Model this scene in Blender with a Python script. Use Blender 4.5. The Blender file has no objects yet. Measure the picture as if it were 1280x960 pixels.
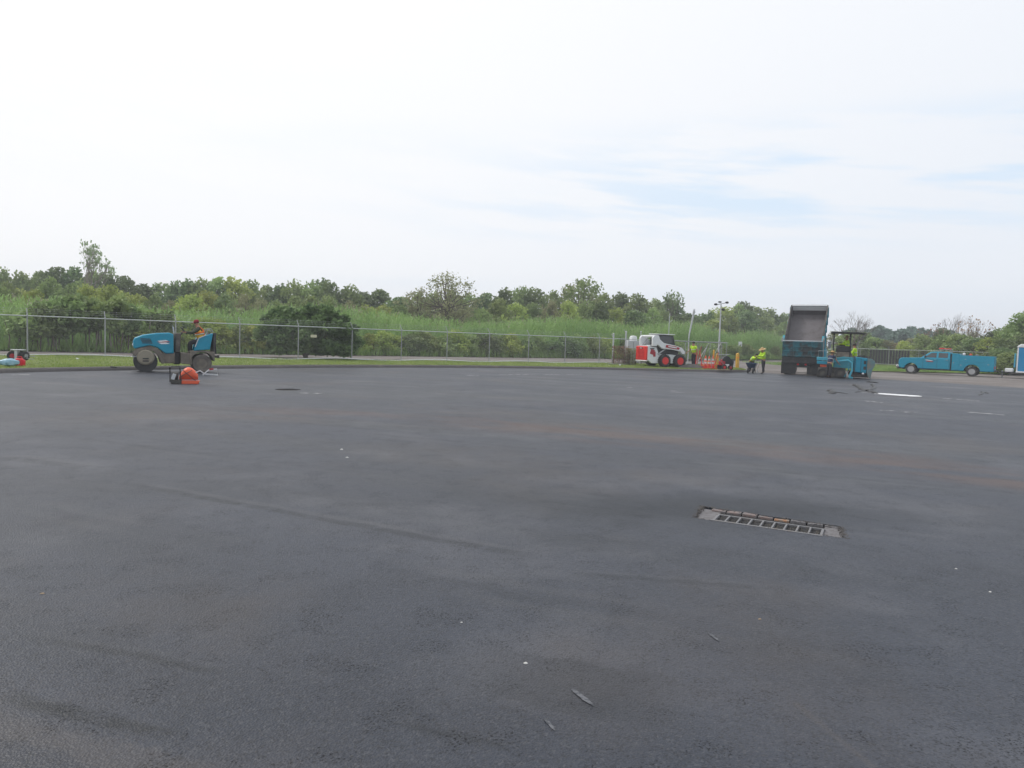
import bpy, bmesh, math, random
import numpy as np
from mathutils import Vector, Matrix
from mathutils.geometry import tessellate_polygon

sc = bpy.context.scene
COL = sc.collection
R = math.radians
PI = math.pi

# ------------------------------------------------------------------ camera
PITCH, ROLL, EYE, FPX = R(3.45), R(1.87), 1.6, 880.0
_f = Vector((0, math.cos(PITCH), -math.sin(PITCH)))
_r = Vector((1, 0, 0))
_u = _r.cross(_f)
_rr = _r * math.cos(ROLL) + _u * math.sin(ROLL)
_uu = _u * math.cos(ROLL) - _r * math.sin(ROLL)
cam_d = bpy.data.cameras.new('camera')
cam = bpy.data.objects.new('camera', cam_d)
COL.objects.link(cam)
M3 = Matrix((_rr, _uu, -_f)).transposed()
cam.matrix_world = Matrix.Translation((0, 0, EYE)) @ M3.to_4x4()
cam_d.sensor_width = 36
cam_d.lens = 36 * FPX / 1280
cam_d.clip_start = 0.05
cam_d.clip_end = 6000
sc.camera = cam


def P(px, py, z=0.0):
    """ground point seen at a photo pixel, on the level z"""
    d = _f + _rr * ((px - 640) / FPX) - _uu * ((py - 480) / FPX)
    t = (z - EYE) / d.z
    return Vector((0, 0, EYE)) + d * t


def at(px, depth, z=0.0):
    """point straight below image column px at forward distance depth"""
    lo, hi = -400.0, 400.0
    for _ in range(50):
        m = (lo + hi) / 2
        v = Vector((m, depth, z)) - Vector((0, 0, EYE))
        x = 640 + FPX * v.dot(_rr) / v.dot(_f)
        if x < px:
            lo = m
        else:
            hi = m
    return Vector((m, depth, z))


def hor(px):
    return 427 + 0.0326 * (px - 640)


# ------------------------------------------------------------------ world: hazy bright overcast with thin blue gaps
SUN_EL, SUN_AZ = R(50), R(-68)       # azimuth measured from +Y towards +X
world = bpy.data.worlds.new('World')
sc.world = world
world.use_nodes = True
nt = world.node_tree
for n in list(nt.nodes):
    nt.nodes.remove(n)


def wn(t, **k):
    n = nt.nodes.new(t)
    for a, b in k.items():
        setattr(n, a, b)
    return n


def wl(a, b):
    nt.links.new(a, b)


out = wn('ShaderNodeOutputWorld')
bg = wn('ShaderNodeBackground')
bg.inputs['Strength'].default_value = 0.1
wl(bg.outputs[0], out.inputs[0])
sky = wn('ShaderNodeTexSky')
sky.sky_type = 'NISHITA'
sky.sun_disc = False
sky.sun_elevation = SUN_EL
sky.sun_rotation = SUN_AZ
sky.air_density = 1.0
sky.dust_density = 3.0
tc = wn('ShaderNodeTexCoord')
sep = wn('ShaderNodeSeparateXYZ')
wl(tc.outputs['Generated'], sep.inputs[0])


def wmath(op, a, b=None, c=None, clamp=False):
    n = wn('ShaderNodeMath', operation=op)
    n.use_clamp = clamp
    for i, v in enumerate((a, b, c)):
        if v is None:
            continue
        if isinstance(v, (int, float)):
            n.inputs[i].default_value = v
        else:
            wl(v, n.inputs[i])
    return n.outputs[0]


zc = wmath('ADD', wmath('MAXIMUM', sep.outputs[2], 0.0), 0.10)
cx = wmath('DIVIDE', sep.outputs[0], zc)
cy = wmath('DIVIDE', sep.outputs[1], zc)
comb = wn('ShaderNodeCombineXYZ')
wl(cx, comb.inputs[0]); wl(cy, comb.inputs[1])
mp = wn('ShaderNodeMapping')
mp.inputs['Scale'].default_value = (0.22, 0.62, 1)
mp.inputs['Rotation'].default_value = (0, 0, 0.30)
mp.inputs['Location'].default_value = (5.3, 2.2, 0)
wl(comb.outputs[0], mp.inputs[0])
nz = wn('ShaderNodeTexNoise')
nz.inputs['Scale'].default_value = 1.0
nz.inputs['Detail'].default_value = 6
nz.inputs['Roughness'].default_value = 0.5
wl(mp.outputs[0], nz.inputs['Vector'])
# thinner cloud away from the sun (to the right of the view), thick bright veil round the sun
sd = Vector((math.sin(SUN_AZ) * math.cos(SUN_EL), math.cos(SUN_AZ) * math.cos(SUN_EL), math.sin(SUN_EL)))
dt = wn('ShaderNodeVectorMath', operation='DOT_PRODUCT')
wl(tc.outputs['Generated'], dt.inputs[0])
dt.inputs[1].default_value = sd
sunny = wn('ShaderNodeMapRange')
sunny.inputs['From Min'].default_value = -0.05
sunny.inputs['From Max'].default_value = 0.75
wl(dt.outputs['Value'], sunny.inputs['Value'])
# a loose belt of thin, long blue gaps low in the sky, strongest away from the sun
az = wmath('ARCTAN2', sep.outputs[0], sep.outputs[1])
sc_ = wn('ShaderNodeCombineXYZ')
wl(wmath('MULTIPLY', az, 3.2), sc_.inputs[0]); wl(wmath('MULTIPLY_ADD', az, 2.2, wmath('MULTIPLY', sep.outputs[2], 26)), sc_.inputs[1])
nz2 = wn('ShaderNodeTexNoise')
nz2.inputs['Scale'].default_value = 1.0
nz2.inputs['Detail'].default_value = 5
nz2.inputs['Roughness'].default_value = 0.55
wl(sc_.outputs[0], nz2.inputs['Vector'])


def wramp(v, a_, b_, c_=0.0, d_=1.0):
    n = wn('ShaderNodeMapRange'); n.interpolation_type = 'SMOOTHSTEP'
    n.inputs['From Min'].default_value = a_; n.inputs['From Max'].default_value = b_
    n.inputs['To Min'].default_value = c_; n.inputs['To Max'].default_value = d_
    wl(v, n.inputs['Value']); return n.outputs[0]


belt = wmath('MULTIPLY', wramp(wmath('ABSOLUTE', wmath('SUBTRACT', sep.outputs[2], 0.215)), 0.02, 0.10, 1.0, 0.0), wramp(sunny.outputs[0], 0.25, 0.75, 1.0, 0.05))
blue = wmath('MULTIPLY', belt, wramp(nz2.outputs['Fac'], 0.42, 0.60))
blue = wmath('ADD', blue, wmath('MULTIPLY', wramp(nz.outputs['Fac'], 0.50, 0.75), 0.22), clamp=True)
gap = wn('ShaderNodeMath', operation='SUBTRACT'); gap.inputs[0].default_value = 1.0; wl(blue, gap.inputs[1])
cr = wn('ShaderNodeValToRGB')
cr.color_ramp.elements[0].color = (7.25, 7.6, 8.15, 1)
cr.color_ramp.elements[0].position = 0.1
cr.color_ramp.elements[1].color = (8.45, 8.5, 8.65, 1)
cr.color_ramp.elements[1].position = 0.85
wl(sunny.outputs[0], cr.inputs[0])
# faint warm tint low above the horizon
nishi = wn('ShaderNodeMix', data_type='RGBA')
nishi.inputs[0].default_value = 0.9
wl(sky.outputs[0], nishi.inputs[6])
nishi.inputs[7].default_value = (6.4, 7.55, 8.8, 1)
mixc = wn('ShaderNodeMix', data_type='RGBA')
wl(gap.outputs[0], mixc.inputs[0])
wl(nishi.outputs[2], mixc.inputs[6])
wl(cr.outputs[0], mixc.inputs[7])
wl(mixc.outputs[2], bg.inputs['Color'])

sun_d = bpy.data.lights.new('sun', 'SUN')
sun_d.energy = 1.5
sun_d.angle = R(18)
sun_d.color = (1.0, 0.96, 0.9)
sun = bpy.data.objects.new('sun', sun_d)
COL.objects.link(sun)
sun.rotation_euler = sd.to_track_quat('Z', 'Y').to_euler()

sc.view_settings.view_transform = 'Standard'
sc.view_settings.look = 'None'
sc.view_settings.exposure = 0.28
sc.view_settings.gamma = 1.0
sc.view_settings.use_curve_mapping = False
sc.cycles.max_bounces = 6
sc.cycles.diffuse_bounces = 3
sc.cycles.transparent_max_bounces = 8

# ------------------------------------------------------------------ helpers


def put(o, parent=None):
    COL.objects.link(o)
    if parent is not None:
        o.parent = parent
    return o


def tag(o, label=None, cat=None, group=None, kind=None):
    if label: o['label'] = label
    if cat: o['category'] = cat
    if group: o['group'] = group
    if kind: o['kind'] = kind
    return o


def thing(name, label, cat, loc=(0, 0, 0), rz=0.0, group=None):
    o = bpy.data.objects.new(name, None)
    o.location = loc
    o.rotation_euler = (0, 0, rz)
    o.empty_display_size = 0.2
    put(o)
    return tag(o, label, cat, group)


def dup(root, label, loc=None, rz=None, scale=None, group=None):
    def cp(o, par):
        c = o.copy()
        COL.objects.link(c)
        c.parent = par
        for ch in o.children:
            cp(ch, c)
        return c
    r = cp(root, None)
    if loc is not None: r.location = loc
    if rz is not None: r.rotation_euler = (0, 0, rz)
    if scale is not None: r.scale = scale
    r['label'] = label
    if group: r['group'] = group
    return r


class MB:
    def __init__(s):
        s.v, s.f, s.m = [], [], []
        s.cur = 0

    def add(s, vs, fs, M=None):
        b = len(s.v)
        for v in vs:
            v = Vector(v)
            s.v.append(tuple(M @ v if M is not None else v))
        for f in fs:
            s.f.append(tuple(b + i for i in f))
            s.m.append(s.cur)
        return s

    def mat(s, i):
        s.cur = i
        return s

    def box(s, c, d, rot=None, M=None):
        x, y, z = [q / 2 for q in d]
        T = Matrix.Translation(c)
        if rot is not None:
            from mathutils import Euler
            T = T @ Euler(rot).to_matrix().to_4x4()
        if M is not None: T = M @ T
        vs = [(-x, -y, -z), (x, -y, -z), (x, y, -z), (-x, y, -z), (-x, -y, z), (x, -y, z), (x, y, z), (-x, y, z)]
        fs = [(0, 3, 2, 1), (4, 5, 6, 7), (0, 1, 5, 4), (1, 2, 6, 5), (2, 3, 7, 6), (3, 0, 4, 7)]
        return s.add(vs, fs, T)

    def prism(s, pts, y0, y1, M=None, inset=None):
        """profile (x,z) extruded along y; inset=(dx list) optional list of points for the y1/y0 faces"""
        n = len(pts)
        vs = [(p[0], y0, p[1]) for p in pts] + [(p[0], y1, p[1]) for p in (inset or pts)]
        fs = [tuple(range(n)), tuple(range(2 * n - 1, n - 1, -1))]
        for i in range(n):
            j = (i + 1) % n
            fs.append((i, i + n, j + n, j))
        return s.add(vs, fs, M)

    def prof(s, pts, w, M=None):
        """profile (x,z,halfwidth) swept symmetrically about y=0"""
        n = len(pts)
        vs = [(p[0], -p[2] * w, p[1]) for p in pts] + [(p[0], p[2] * w, p[1]) for p in pts]
        fs = [tuple(range(n)), tuple(range(2 * n - 1, n - 1, -1))]
        for i in range(n):
            j = (i + 1) % n
            fs.append((i, i + n, j + n, j))
        return s.add(vs, fs, M)

    def tube(s, pts, r, n=8, M=None, cap=True):
        pts = [Vector(p) for p in pts]
        rs = r if isinstance(r, (list, tuple)) else [r] * len(pts)
        vs, fs = [], []
        up = Vector((0, 0, 1))
        for i, p in enumerate(pts):
            d = (pts[min(i + 1, len(pts) - 1)] - pts[max(i - 1, 0)])
            if d.length < 1e-9: d = Vector((0, 0, 1))
            d.normalize()
            a = up if abs(d.dot(up)) < 0.95 else Vector((1, 0, 0))
            x = a.cross(d).normalized()
            y = d.cross(x)
            for k in range(n):
                t = 2 * PI * k / n
                vs.append(p + (x * math.cos(t) + y * math.sin(t)) * rs[i])
        for i in range(len(pts) - 1):
            for k in range(n):
                k2 = (k + 1) % n
                fs.append((i * n + k, i * n + k2, (i + 1) * n + k2, (i + 1) * n + k))
        if cap:
            fs.append(tuple(range(n - 1, -1, -1)))
            fs.append(tuple(range((len(pts) - 1) * n, len(pts) * n)))
        return s.add(vs, fs, M)

    def lathe(s, prof, c=(0, 0, 0), axis='Y', n=24, M=None):
        """prof list of (r, h) along axis"""
        vs, fs = [], []
        for r, h in prof:
            for k in range(n):
                t = 2 * PI * k / n
                a, b = r * math.cos(t), r * math.sin(t)
                if axis == 'Y': v = (a, h, b)
                elif axis == 'X': v = (h, a, b)
                else: v = (a, b, h)
                vs.append((v[0] + c[0], v[1] + c[1], v[2] + c[2]))
        m = len(prof)
        for i in range(m - 1):
            for k in range(n):
                k2 = (k + 1) % n
                fs.append((i * n + k, i * n + k2, (i + 1) * n + k2, (i + 1) * n + k))
        fs.append(tuple(range(n)))
        fs.append(tuple(range((m - 1) * n, m * n))[::-1])
        return s.add(vs, fs, M)

    def mesh(s, name, mats):
        me = bpy.data.meshes.new(name)
        me.from_pydata(s.v, [], s.f)
        for m in (mats if isinstance(mats, (list, tuple)) else [mats]):
            me.materials.append(m)
        if max(s.m or [0]) > 0:
            me.polygons.foreach_set('material_index', s.m)
        bm = bmesh.new(); bm.from_mesh(me)
        bmesh.ops.recalc_face_normals(bm, faces=bm.faces)
        bm.to_mesh(me); bm.free()
        return me


def _build(s, name, mats, parent=None, bevel=0.0, smooth=False, loc=None, rz=None):
    me = s.mesh(name, mats)
    o = bpy.data.objects.new(name, me)
    if loc is not None: o.location = loc
    if rz is not None: o.rotation_euler = (0, 0, rz)
    put(o, parent)
    if smooth or bevel:
        me.polygons.foreach_set('use_smooth', [True] * len(me.polygons))
        me.set_sharp_from_angle(angle=R(38))
    if bevel:
        b = o.modifiers.new('bevel', 'BEVEL')
        b.width = bevel; b.segments = 2; b.limit_method = 'ANGLE'; b.angle_limit = R(35)
    return o


MB.build = _build


def np_mesh(name, V, F, mat, smooth=False):
    """fast mesh: V (n,3), F (m,k)"""
    me = bpy.data.meshes.new(name)
    V = np.asarray(V, dtype=np.float32); F = np.asarray(F, dtype=np.int32)
    k = F.shape[1]
    me.vertices.add(len(V)); me.vertices.foreach_set('co', V.ravel())
    me.loops.add(F.size); me.loops.foreach_set('vertex_index', F.ravel())
    me.polygons.add(len(F))
    me.polygons.foreach_set('loop_start', np.arange(0, F.size, k, dtype=np.int32))
    me.update(calc_edges=True)
    me.validate()
    for m in (mat if isinstance(mat, (list, tuple)) else [mat]):
        me.materials.append(m)
    if smooth:
        me.polygons.foreach_set('use_smooth', [True] * len(me.polygons))
    return me


# ------------------------------------------------------------------ materials


class NT:
    def __init__(s, name):
        s.m = bpy.data.materials.new(name)
        s.m.use_nodes = True
        s.t = s.m.node_tree
        for n in list(s.t.nodes): s.t.nodes.remove(n)
        s.out = s.n('ShaderNodeOutputMaterial')
        s.b = s.n('ShaderNodeBsdfPrincipled')
        s.l(s.b.outputs[0], s.out.inputs[0])

    def n(s, t, **k):
        x = s.t.nodes.new(t)
        for a, b in k.items(): setattr(x, a, b)
        return x

    def l(s, a, b): s.t.links.new(a, b)

    def setv(s, inp, v):
        if hasattr(v, 'is_output') or hasattr(v, 'links'): s.l(v, inp)
        elif isinstance(v, (tuple, list)) and len(v) == 3 and inp.type == 'RGBA': inp.default_value = (*v, 1)
        else: inp.default_value = v

    def math(s, op, a, b=0.0, c=None, clamp=False):
        x = s.n('ShaderNodeMath', operation=op); x.use_clamp = clamp
        s.setv(x.inputs[0], a); s.setv(x.inputs[1], b)
        if c is not None: s.setv(x.inputs[2], c)
        return x.outputs[0]

    def mix(s, f, a, b, mode='MIX'):
        x = s.n('ShaderNodeMix', data_type='RGBA', blend_type=mode)
        s.setv(x.inputs[0], f); s.setv(x.inputs[6], a); s.setv(x.inputs[7], b)
        return x.outputs[2]

    def obj(s):
        return s.n('ShaderNodeTexCoord').outputs['Object']

    def pos(s):
        return s.n('ShaderNodeNewGeometry').outputs['Position']

    def mapping(s, v, scale=(1, 1, 1), rot=(0, 0, 0), loc=(0, 0, 0)):
        x = s.n('ShaderNodeMapping')
        x.inputs['Scale'].default_value = scale; x.inputs['Rotation'].default_value = rot; x.inputs['Location'].default_value = loc
        s.l(v, x.inputs[0]); return x.outputs[0]

    def noise(s, v, scale, detail=3, rough=0.5, dist=0.0):
        x = s.n('ShaderNodeTexNoise')
        x.inputs['Scale'].default_value = scale; x.inputs['Detail'].default_value = detail
        x.inputs['Roughness'].default_value = rough; x.inputs['Distortion'].default_value = dist
        s.l(v, x.inputs['Vector']); return x.outputs['Fac']

    def voro(s, v, scale, feat='F1'):
        x = s.n('ShaderNodeTexVoronoi', feature=feat)
        x.inputs['Scale'].default_value = scale
        s.l(v, x.inputs['Vector']); return x.outputs['Distance']

    def ramp(s, f, a, b, ca=0.0, cb=1.0, smooth=True):
        x = s.n('ShaderNodeMapRange')
        x.interpolation_type = 'SMOOTHSTEP' if smooth else 'LINEAR'
        x.inputs['From Min'].default_value = a; x.inputs['From Max'].default_value = b
        x.inputs['To Min'].default_value = ca; x.inputs['To Max'].default_value = cb
        s.setv(x.inputs['Value'], f); return x.outputs[0]

    def bump(s, h, strength=0.3, dist=0.01, prev=None):
        x = s.n('ShaderNodeBump')
        x.inputs['Strength'].default_value = strength; x.inputs['Distance'].default_value = dist
        s.l(h, x.inputs['Height'])
        if prev is not None: s.l(prev, x.inputs['Normal'])
        s.l(x.outputs[0], s.b.inputs['Normal']); return x.outputs[0]

    def fin(s, col=None, rough=None, metal=None, spec=None):
        if col is not None: s.setv(s.b.inputs['Base Color'], col)
        if rough is not None: s.setv(s.b.inputs['Roughness'], rough)
        if metal is not None: s.setv(s.b.inputs['Metallic'], metal)
        if spec is not None: s.setv(s.b.inputs['Specular IOR Level'], spec)
        return s.m


def simple(name, col, rough=0.6, metal=0.0, var=0.18, dirt=None, dscale=3.0, spec=0.5, bump=0.0, bscale=40, damt=(0.5, 0.75)):
    N = NT(name)
    o = N.obj()
    n = N.noise(o, 5, 4, 0.6)
    c2 = tuple(min(1, q * (1 + var)) for q in col); c1 = tuple(q * (1 - var) for q in col)
    c = N.mix(n, c1, c2)
    r = rough
    if dirt:
        d = N.ramp(N.noise(o, dscale, 6, 0.65), damt[0], damt[1])
        c = N.mix(d, c, dirt)
        r = N.math('MULTIPLY_ADD', d, 0.85 - rough, rough)
    if bump: N.bump(N.noise(o, bscale, 3), bump, 0.01)
    return N.fin(c, r, metal, spec)


DUST = (0.20, 0.18, 0.15)
M = {}
M['teal'] = simple('teal_paint', (0.010, 0.255, 0.385), 0.35, dirt=(0.07, 0.22, 0.27), dscale=2.5, damt=(0.6, 0.9), spec=.35)
M['teal_dusty'] = simple('dusty_teal_paint', (0.025, 0.26, 0.34), 0.5, dirt=DUST, dscale=3.5, damt=(0.5, 0.8))
M['teal_light'] = simple('light_teal_paint', (0.06, 0.36, 0.48), 0.5, dirt=DUST, dscale=3.5, damt=(0.6, 0.9))
M['blue_plastic'] = simple('bright_blue_plastic', (0.012, 0.26, 0.52), 0.45, var=0.08)
M['white'] = simple('white_paint', (0.72, 0.74, 0.75), 0.4, dirt=(0.35, 0.33, 0.3), damt=(0.6, 0.95), var=0.05)
M['red'] = simple('red_orange_paint', (0.66, 0.03, 0.025), 0.4, dirt=(0.35, 0.1, 0.06), damt=(0.6, 0.95), var=0.1)
M['decal_red'] = simple('dark_red_decal', (0.36, 0.02, 0.03), 0.4, var=0.1)
M['orange'] = simple('orange_plastic', (0.72, 0.10, 0.035), 0.45, dirt=(0.25, 0.12, 0.08), damt=(0.55, 0.9), var=0.12)
M['black'] = simple('black_metal', (0.022, 0.023, 0.025), 0.5, dirt=(0.09, 0.085, 0.08), damt=(0.5, 0.85))
M['black_dusty'] = simple('dusty_black_steel', (0.05, 0.048, 0.045), 0.75, dirt=(0.15, 0.135, 0.115), damt=(0.4, 0.8))
M['rubber'] = simple('tyre_rubber', (0.03, 0.03, 0.032), 0.85, dirt=(0.10, 0.095, 0.085), damt=(0.4, 0.8), bump=0.3, bscale=60)
M['rubber_dusty'] = simple('dusty_tyre_rubber', (0.11, 0.10, 0.09), 0.9, dirt=(0.19, 0.17, 0.145), damt=(0.4, 0.8), bump=0.3, bscale=60)
M['steel_dusty'] = simple('dusty_frame_steel', (0.13, 0.115, 0.095), 0.8, dirt=(0.24, 0.21, 0.17), damt=(0.4, 0.75))
M['steel_worn'] = simple('worn_bed_steel', (0.125, 0.115, 0.123), 0.65, metal=0.0, dirt=(0.08, 0.072, 0.07), dscale=2.0, damt=(0.45, 0.8))
M['galv'] = simple('galvanised_steel', (0.34, 0.35, 0.36), 0.5, metal=0.55, var=0.15)
M['galv_pale'] = simple('pale_galvanised_steel', (0.50, 0.52, 0.54), 0.55, metal=0.2, var=0.12)
M['chrome'] = simple('chrome_trim', (0.6, 0.6, 0.6), 0.2, metal=0.9, var=0.05)
M['alu'] = simple('aluminium_rim', (0.45, 0.45, 0.46), 0.4, metal=0.7, dirt=(0.2, 0.18, 0.16), damt=(0.5, 0.9))
M['glass'] = simple('dark_window_glass', (0.03, 0.035, 0.04), 0.08, spec=0.8, var=0.3)
M['yellow'] = simple('yellow_paint', (0.58, 0.33, 0.03), 0.5, dirt=(0.3, 0.2, 0.05), damt=(0.6, 0.9))
M['lime'] = simple('hi_vis_lime_cloth', (0.48, 0.76, 0.03), 0.8, var=0.12, bump=0.4, bscale=18)
M['vest_orange'] = simple('hi_vis_orange_stripe', (0.85, 0.17, 0.03), 0.8, var=0.1)
M['silver'] = simple('reflective_tape', (0.55, 0.56, 0.56), 0.45, var=0.1)
M['skin'] = simple('skin', (0.36, 0.18, 0.11), 0.6, var=0.08)
M['dark_cloth'] = simple('dark_trouser_cloth', (0.022, 0.022, 0.028), 0.9, var=0.25, bump=0.4, bscale=18)
M['green_cloth'] = simple('dark_green_cloth', (0.045, 0.055, 0.035), 0.9, var=0.2, bump=0.4, bscale=18)
M['navy_cloth'] = simple('navy_cloth', (0.022, 0.035, 0.085), 0.9, var=0.2, bump=0.4, bscale=18)
M['boot'] = simple('boot_leather', (0.045, 0.03, 0.02), 0.7, var=0.2)
M['cap_red'] = simple('red_cap_cloth', (0.22, 0.012, 0.02), 0.85, var=0.15)
M['straw'] = simple('straw_hat', (0.50, 0.33, 0.15), 0.85, var=0.15)
M['hair'] = simple('dark_hair', (0.02, 0.014, 0.01), 0.8, var=0.3)
M['barrow'] = simple('dark_blue_barrow_paint', (0.018, 0.045, 0.10), 0.5, dirt=(0.09, 0.09, 0.09), damt=(0.5, 0.9))
M['wood'] = simple('weathered_wood', (0.30, 0.23, 0.16), 0.85, var=0.3, bump=0.4)
M['concrete'] = simple('concrete', (0.36, 0.35, 0.34), 0.9, dirt=(0.2, 0.19, 0.17), damt=(0.45, 0.8), bump=0.5, bscale=60)
M['mortar'] = simple('pale_mortar', (0.165, 0.16, 0.168), 0.9, dirt=(0.085, 0.078, 0.078), dscale=22, damt=(0.40, 0.75), bump=0.8, bscale=80)
M['brick'] = simple('dusty_brick', (0.20, 0.15, 0.14), 0.9, var=0.3, dirt=(0.15, 0.145, 0.15), dscale=16, damt=(.4,.6), bump=0.6, bscale=80)
M['brick_orange'] = simple('orange_brick', (0.36, 0.20, 0.12), 0.9, var=0.2, dirt=(0.24, 0.20, 0.17), dscale=20, damt=(.4,.6), bump=0.6, bscale=80)
M['iron'] = simple('grate_iron', (0.20, 0.20, 0.21), 0.6, metal=0.35, dirt=(0.2, 0.17, 0.15), dscale=10)
M['lamp_red'] = simple('red_lens', (0.65, 0.02, 0.02), 0.25, var=0.05)
M['bag'] = simple('pale_blue_bag_plastic', (0.22, 0.40, 0.50), 0.45, dirt=(0.45, 0.55, 0.6), dscale=6, var=0.2)
M['gas_red'] = simple('red_can_plastic', (0.68, 0.02, 0.035), 0.45, var=0.1)
M['stone'] = simple('pale_stone', (0.55, 0.55, 0.53), 0.8, var=0.2)
M['bark'] = simple('grey_bark', (0.13, 0.105, 0.085), 0.9, var=0.3, bump=0.5, bscale=12)
M['bark_pale'] = simple('pale_bark', (0.24, 0.21, 0.18), 0.9, var=0.25, bump=0.5, bscale=12)
M['amber'] = simple('amber_lens', (0.8, 0.25, 0.03), 0.3, var=0.05)


def leafmat(name, dark, light, rnd=0.22, scale=0.35, trans=0.35):
    N = NT(name)
    p = N.pos()
    f = N.ramp(N.noise(p, scale, 3, 0.6), 0.3, 0.7)
    f2 = N.ramp(N.noise(p, 4.0, 2, 0.5), 0.3, 0.7)
    f = N.math('MULTIPLY_ADD', f2, 0.35, N.math('MULTIPLY', f, 0.65))
    c = N.mix(f, dark, light)
    oi = N.n('ShaderNodeObjectInfo')
    hs = N.n('ShaderNodeHueSaturation')
    N.l(c, hs.inputs['Color'])
    N.setv(hs.inputs['Hue'], N.math('MULTIPLY_ADD', oi.outputs['Random'], 0.03, 0.485))
    N.setv(hs.inputs['Value'], N.math('MULTIPLY_ADD', oi.outputs['Random'], rnd * 2, 1 - rnd))
    N.fin(hs.outputs[0], 0.6, 0.0, 0.3)
    tr = N.n('ShaderNodeBsdfTranslucent')
    N.l(hs.outputs[0], tr.inputs[0])
    mx = N.n('ShaderNodeMixShader')
    mx.inputs[0].default_value = trans
    N.l(N.b.outputs[0], mx.inputs[1]); N.l(tr.outputs[0], mx.inputs[2])
    N.l(mx.outputs[0], N.out.inputs[0])
    return N.m


L = {}
L['green'] = leafmat('mid_green_leaves', (0.165, 0.233, 0.091), (0.342, 0.429, 0.156))
L['dark'] = leafmat('dark_green_leaves', (0.103, 0.158, 0.068), (0.237, 0.310, 0.123))
L['yellow'] = leafmat('yellow_green_leaves', (0.228, 0.293, 0.073), (0.476, 0.533, 0.149))
L['olive'] = leafmat('olive_grey_leaves', (0.203, 0.216, 0.110), (0.383, 0.384, 0.204))
L['rust'] = leafmat('rusty_leaves', (0.250, 0.151, 0.100), (0.434, 0.283, 0.200))
L['pale'] = leafmat('pale_leaves', (0.217, 0.290, 0.145), (0.406, 0.507, 0.290))
L['blue'] = leafmat('haze_tinted_far_leaves', (0.083, 0.151, 0.108), (0.167, 0.250, 0.184))  # bluish distance haze put into the leaf colour
L['reed'] = leafmat('reed_blades', (0.146, 0.286, 0.087), (0.325, 0.517, 0.173), rnd=0.02, scale=0.25)
L['weed'] = leafmat('weed_leaves', (0.138, 0.239, 0.066), (0.292, 0.431, 0.125), rnd=0.1)
L['lawn'] = leafmat('lawn_blades', (0.20, 0.28, 0.07), (0.36, 0.43, 0.13), rnd=0.02, scale=0.9)

M['grimy_teal'] = simple('grimy_teal_paint', (0.018, 0.135, 0.17), 0.6, dirt=(0.05, 0.055, 0.055), dscale=2.2, damt=(0.38, 0.62))
M['vest_yellow'] = simple('hi_vis_yellow_orange_cloth', (0.88, 0.50, 0.03), 0.8, var=0.12)

# ================================================================== THE SETTING
def crom(pts, per=6):
    pts = [Vector(p) for p in pts]
    out = []
    for i in range(len(pts) - 1):
        p0 = pts[max(i - 1, 0)]; p1 = pts[i]; p2 = pts[i + 1]; p3 = pts[min(i + 2, len(pts) - 1)]
        for k in range(per):
            t = k / per
            out.append(0.5 * ((2 * p1) + (p2 - p0) * t + (2 * p0 - 5 * p1 + 4 * p2 - p3) * t * t + (3 * p1 - p0 - 3 * p2 + p3) * t ** 3))
    out.append(pts[-1])
    return out


CURB = crom([(-24, -25), (-22, 3), (-20, 14), (-17, 23.5), (-15.3, 26.9), (-12.5, 31.2), (-9.2, 35.2), (-5, 39), (-.5, 42.2), (5.6, 45), (10.5, 46.8), (14.6, 48), (16.3, 49.2), (16.8, 51), (16.6, 53)], 5)
FD = Vector((.837, .546)).normalized()
FN = Vector((-FD.y, FD.x))
F0 = Vector((-22, 31.9))
SP = 3.055


def fpt(s, off=0.0, z=0.25):
    p = F0 + FD * s + FN * off
    return Vector((p.x, p.y, z))


VLINE = crom([(-75, -4), (-45, 21), (-26.8, 36.5), (-14, 47.5), (-.7, 59.5), (8.5, 68), (20, 82), (37, 105), (70, 150)], 8)


def sheet(name, rows, mat, kind='structure'):
    n = len(rows[0]); vs = [tuple(v) for r in rows for v in r]
    fs = []
    for i in range(len(rows) - 1):
        for j in range(n - 1):
            fs.append((i * n + j, i * n + j + 1, (i + 1) * n + j + 1, (i + 1) * n + j))
    me = bpy.data.meshes.new(name); me.from_pydata(vs, [], fs); me.materials.append(mat)
    bm = bmesh.new(); bm.from_mesh(me)
    bmesh.ops.recalc_face_normals(bm, faces=bm.faces)
    if sum(f.normal.z for f in bm.faces) < 0: bmesh.ops.reverse_faces(bm, faces=bm.faces)
    bm.to_mesh(me); bm.free()
    me.polygons.foreach_set('use_smooth', [True] * len(me.polygons))
    o = put(bpy.data.objects.new(name, me))
    return tag(o, kind=kind)


def poly(name, outline, mat, holes=(), kind='structure', thick=0.0):
    loops = [[Vector(p) for p in outline]] + [[Vector(p) for p in h] for h in holes]
    flat = [Vector((p.x, p.y, 0)) for l in loops for p in l]
    tris = tessellate_polygon([[Vector((p.x, p.y, 0)) for p in l] for l in loops])
    vs = [tuple(p) for l in loops for p in l]
    fs = []
    for t in tris:
        a, b, c = [flat[i] for i in t]
        fs.append(tuple(t) if (b - a).cross(c - a).z > 0 else tuple(reversed(t)))
    if thick:
        for h in range(len(loops)):
            off = sum(len(l) for l in loops[:h]); n = len(loops[h]); base = len(vs)
            if h == 0: continue
            for p in loops[h]: vs.append((p.x, p.y, p.z - thick))
            for i in range(n):
                j = (i + 1) % n
                fs.append((off + i, off + j, base + j, base + i))
    me = bpy.data.meshes.new(name); me.from_pydata(vs, [], fs); me.materials.append(mat)
    o = put(bpy.data.objects.new(name, me))
    return tag(o, kind=kind)


# ---- asphalt material
GR = [P(877, 632.5), P(1052, 658), P(1058, 673), P(866, 647)]      # corners of the drain recess
GC = sum(GR, Vector()) / 4


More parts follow.
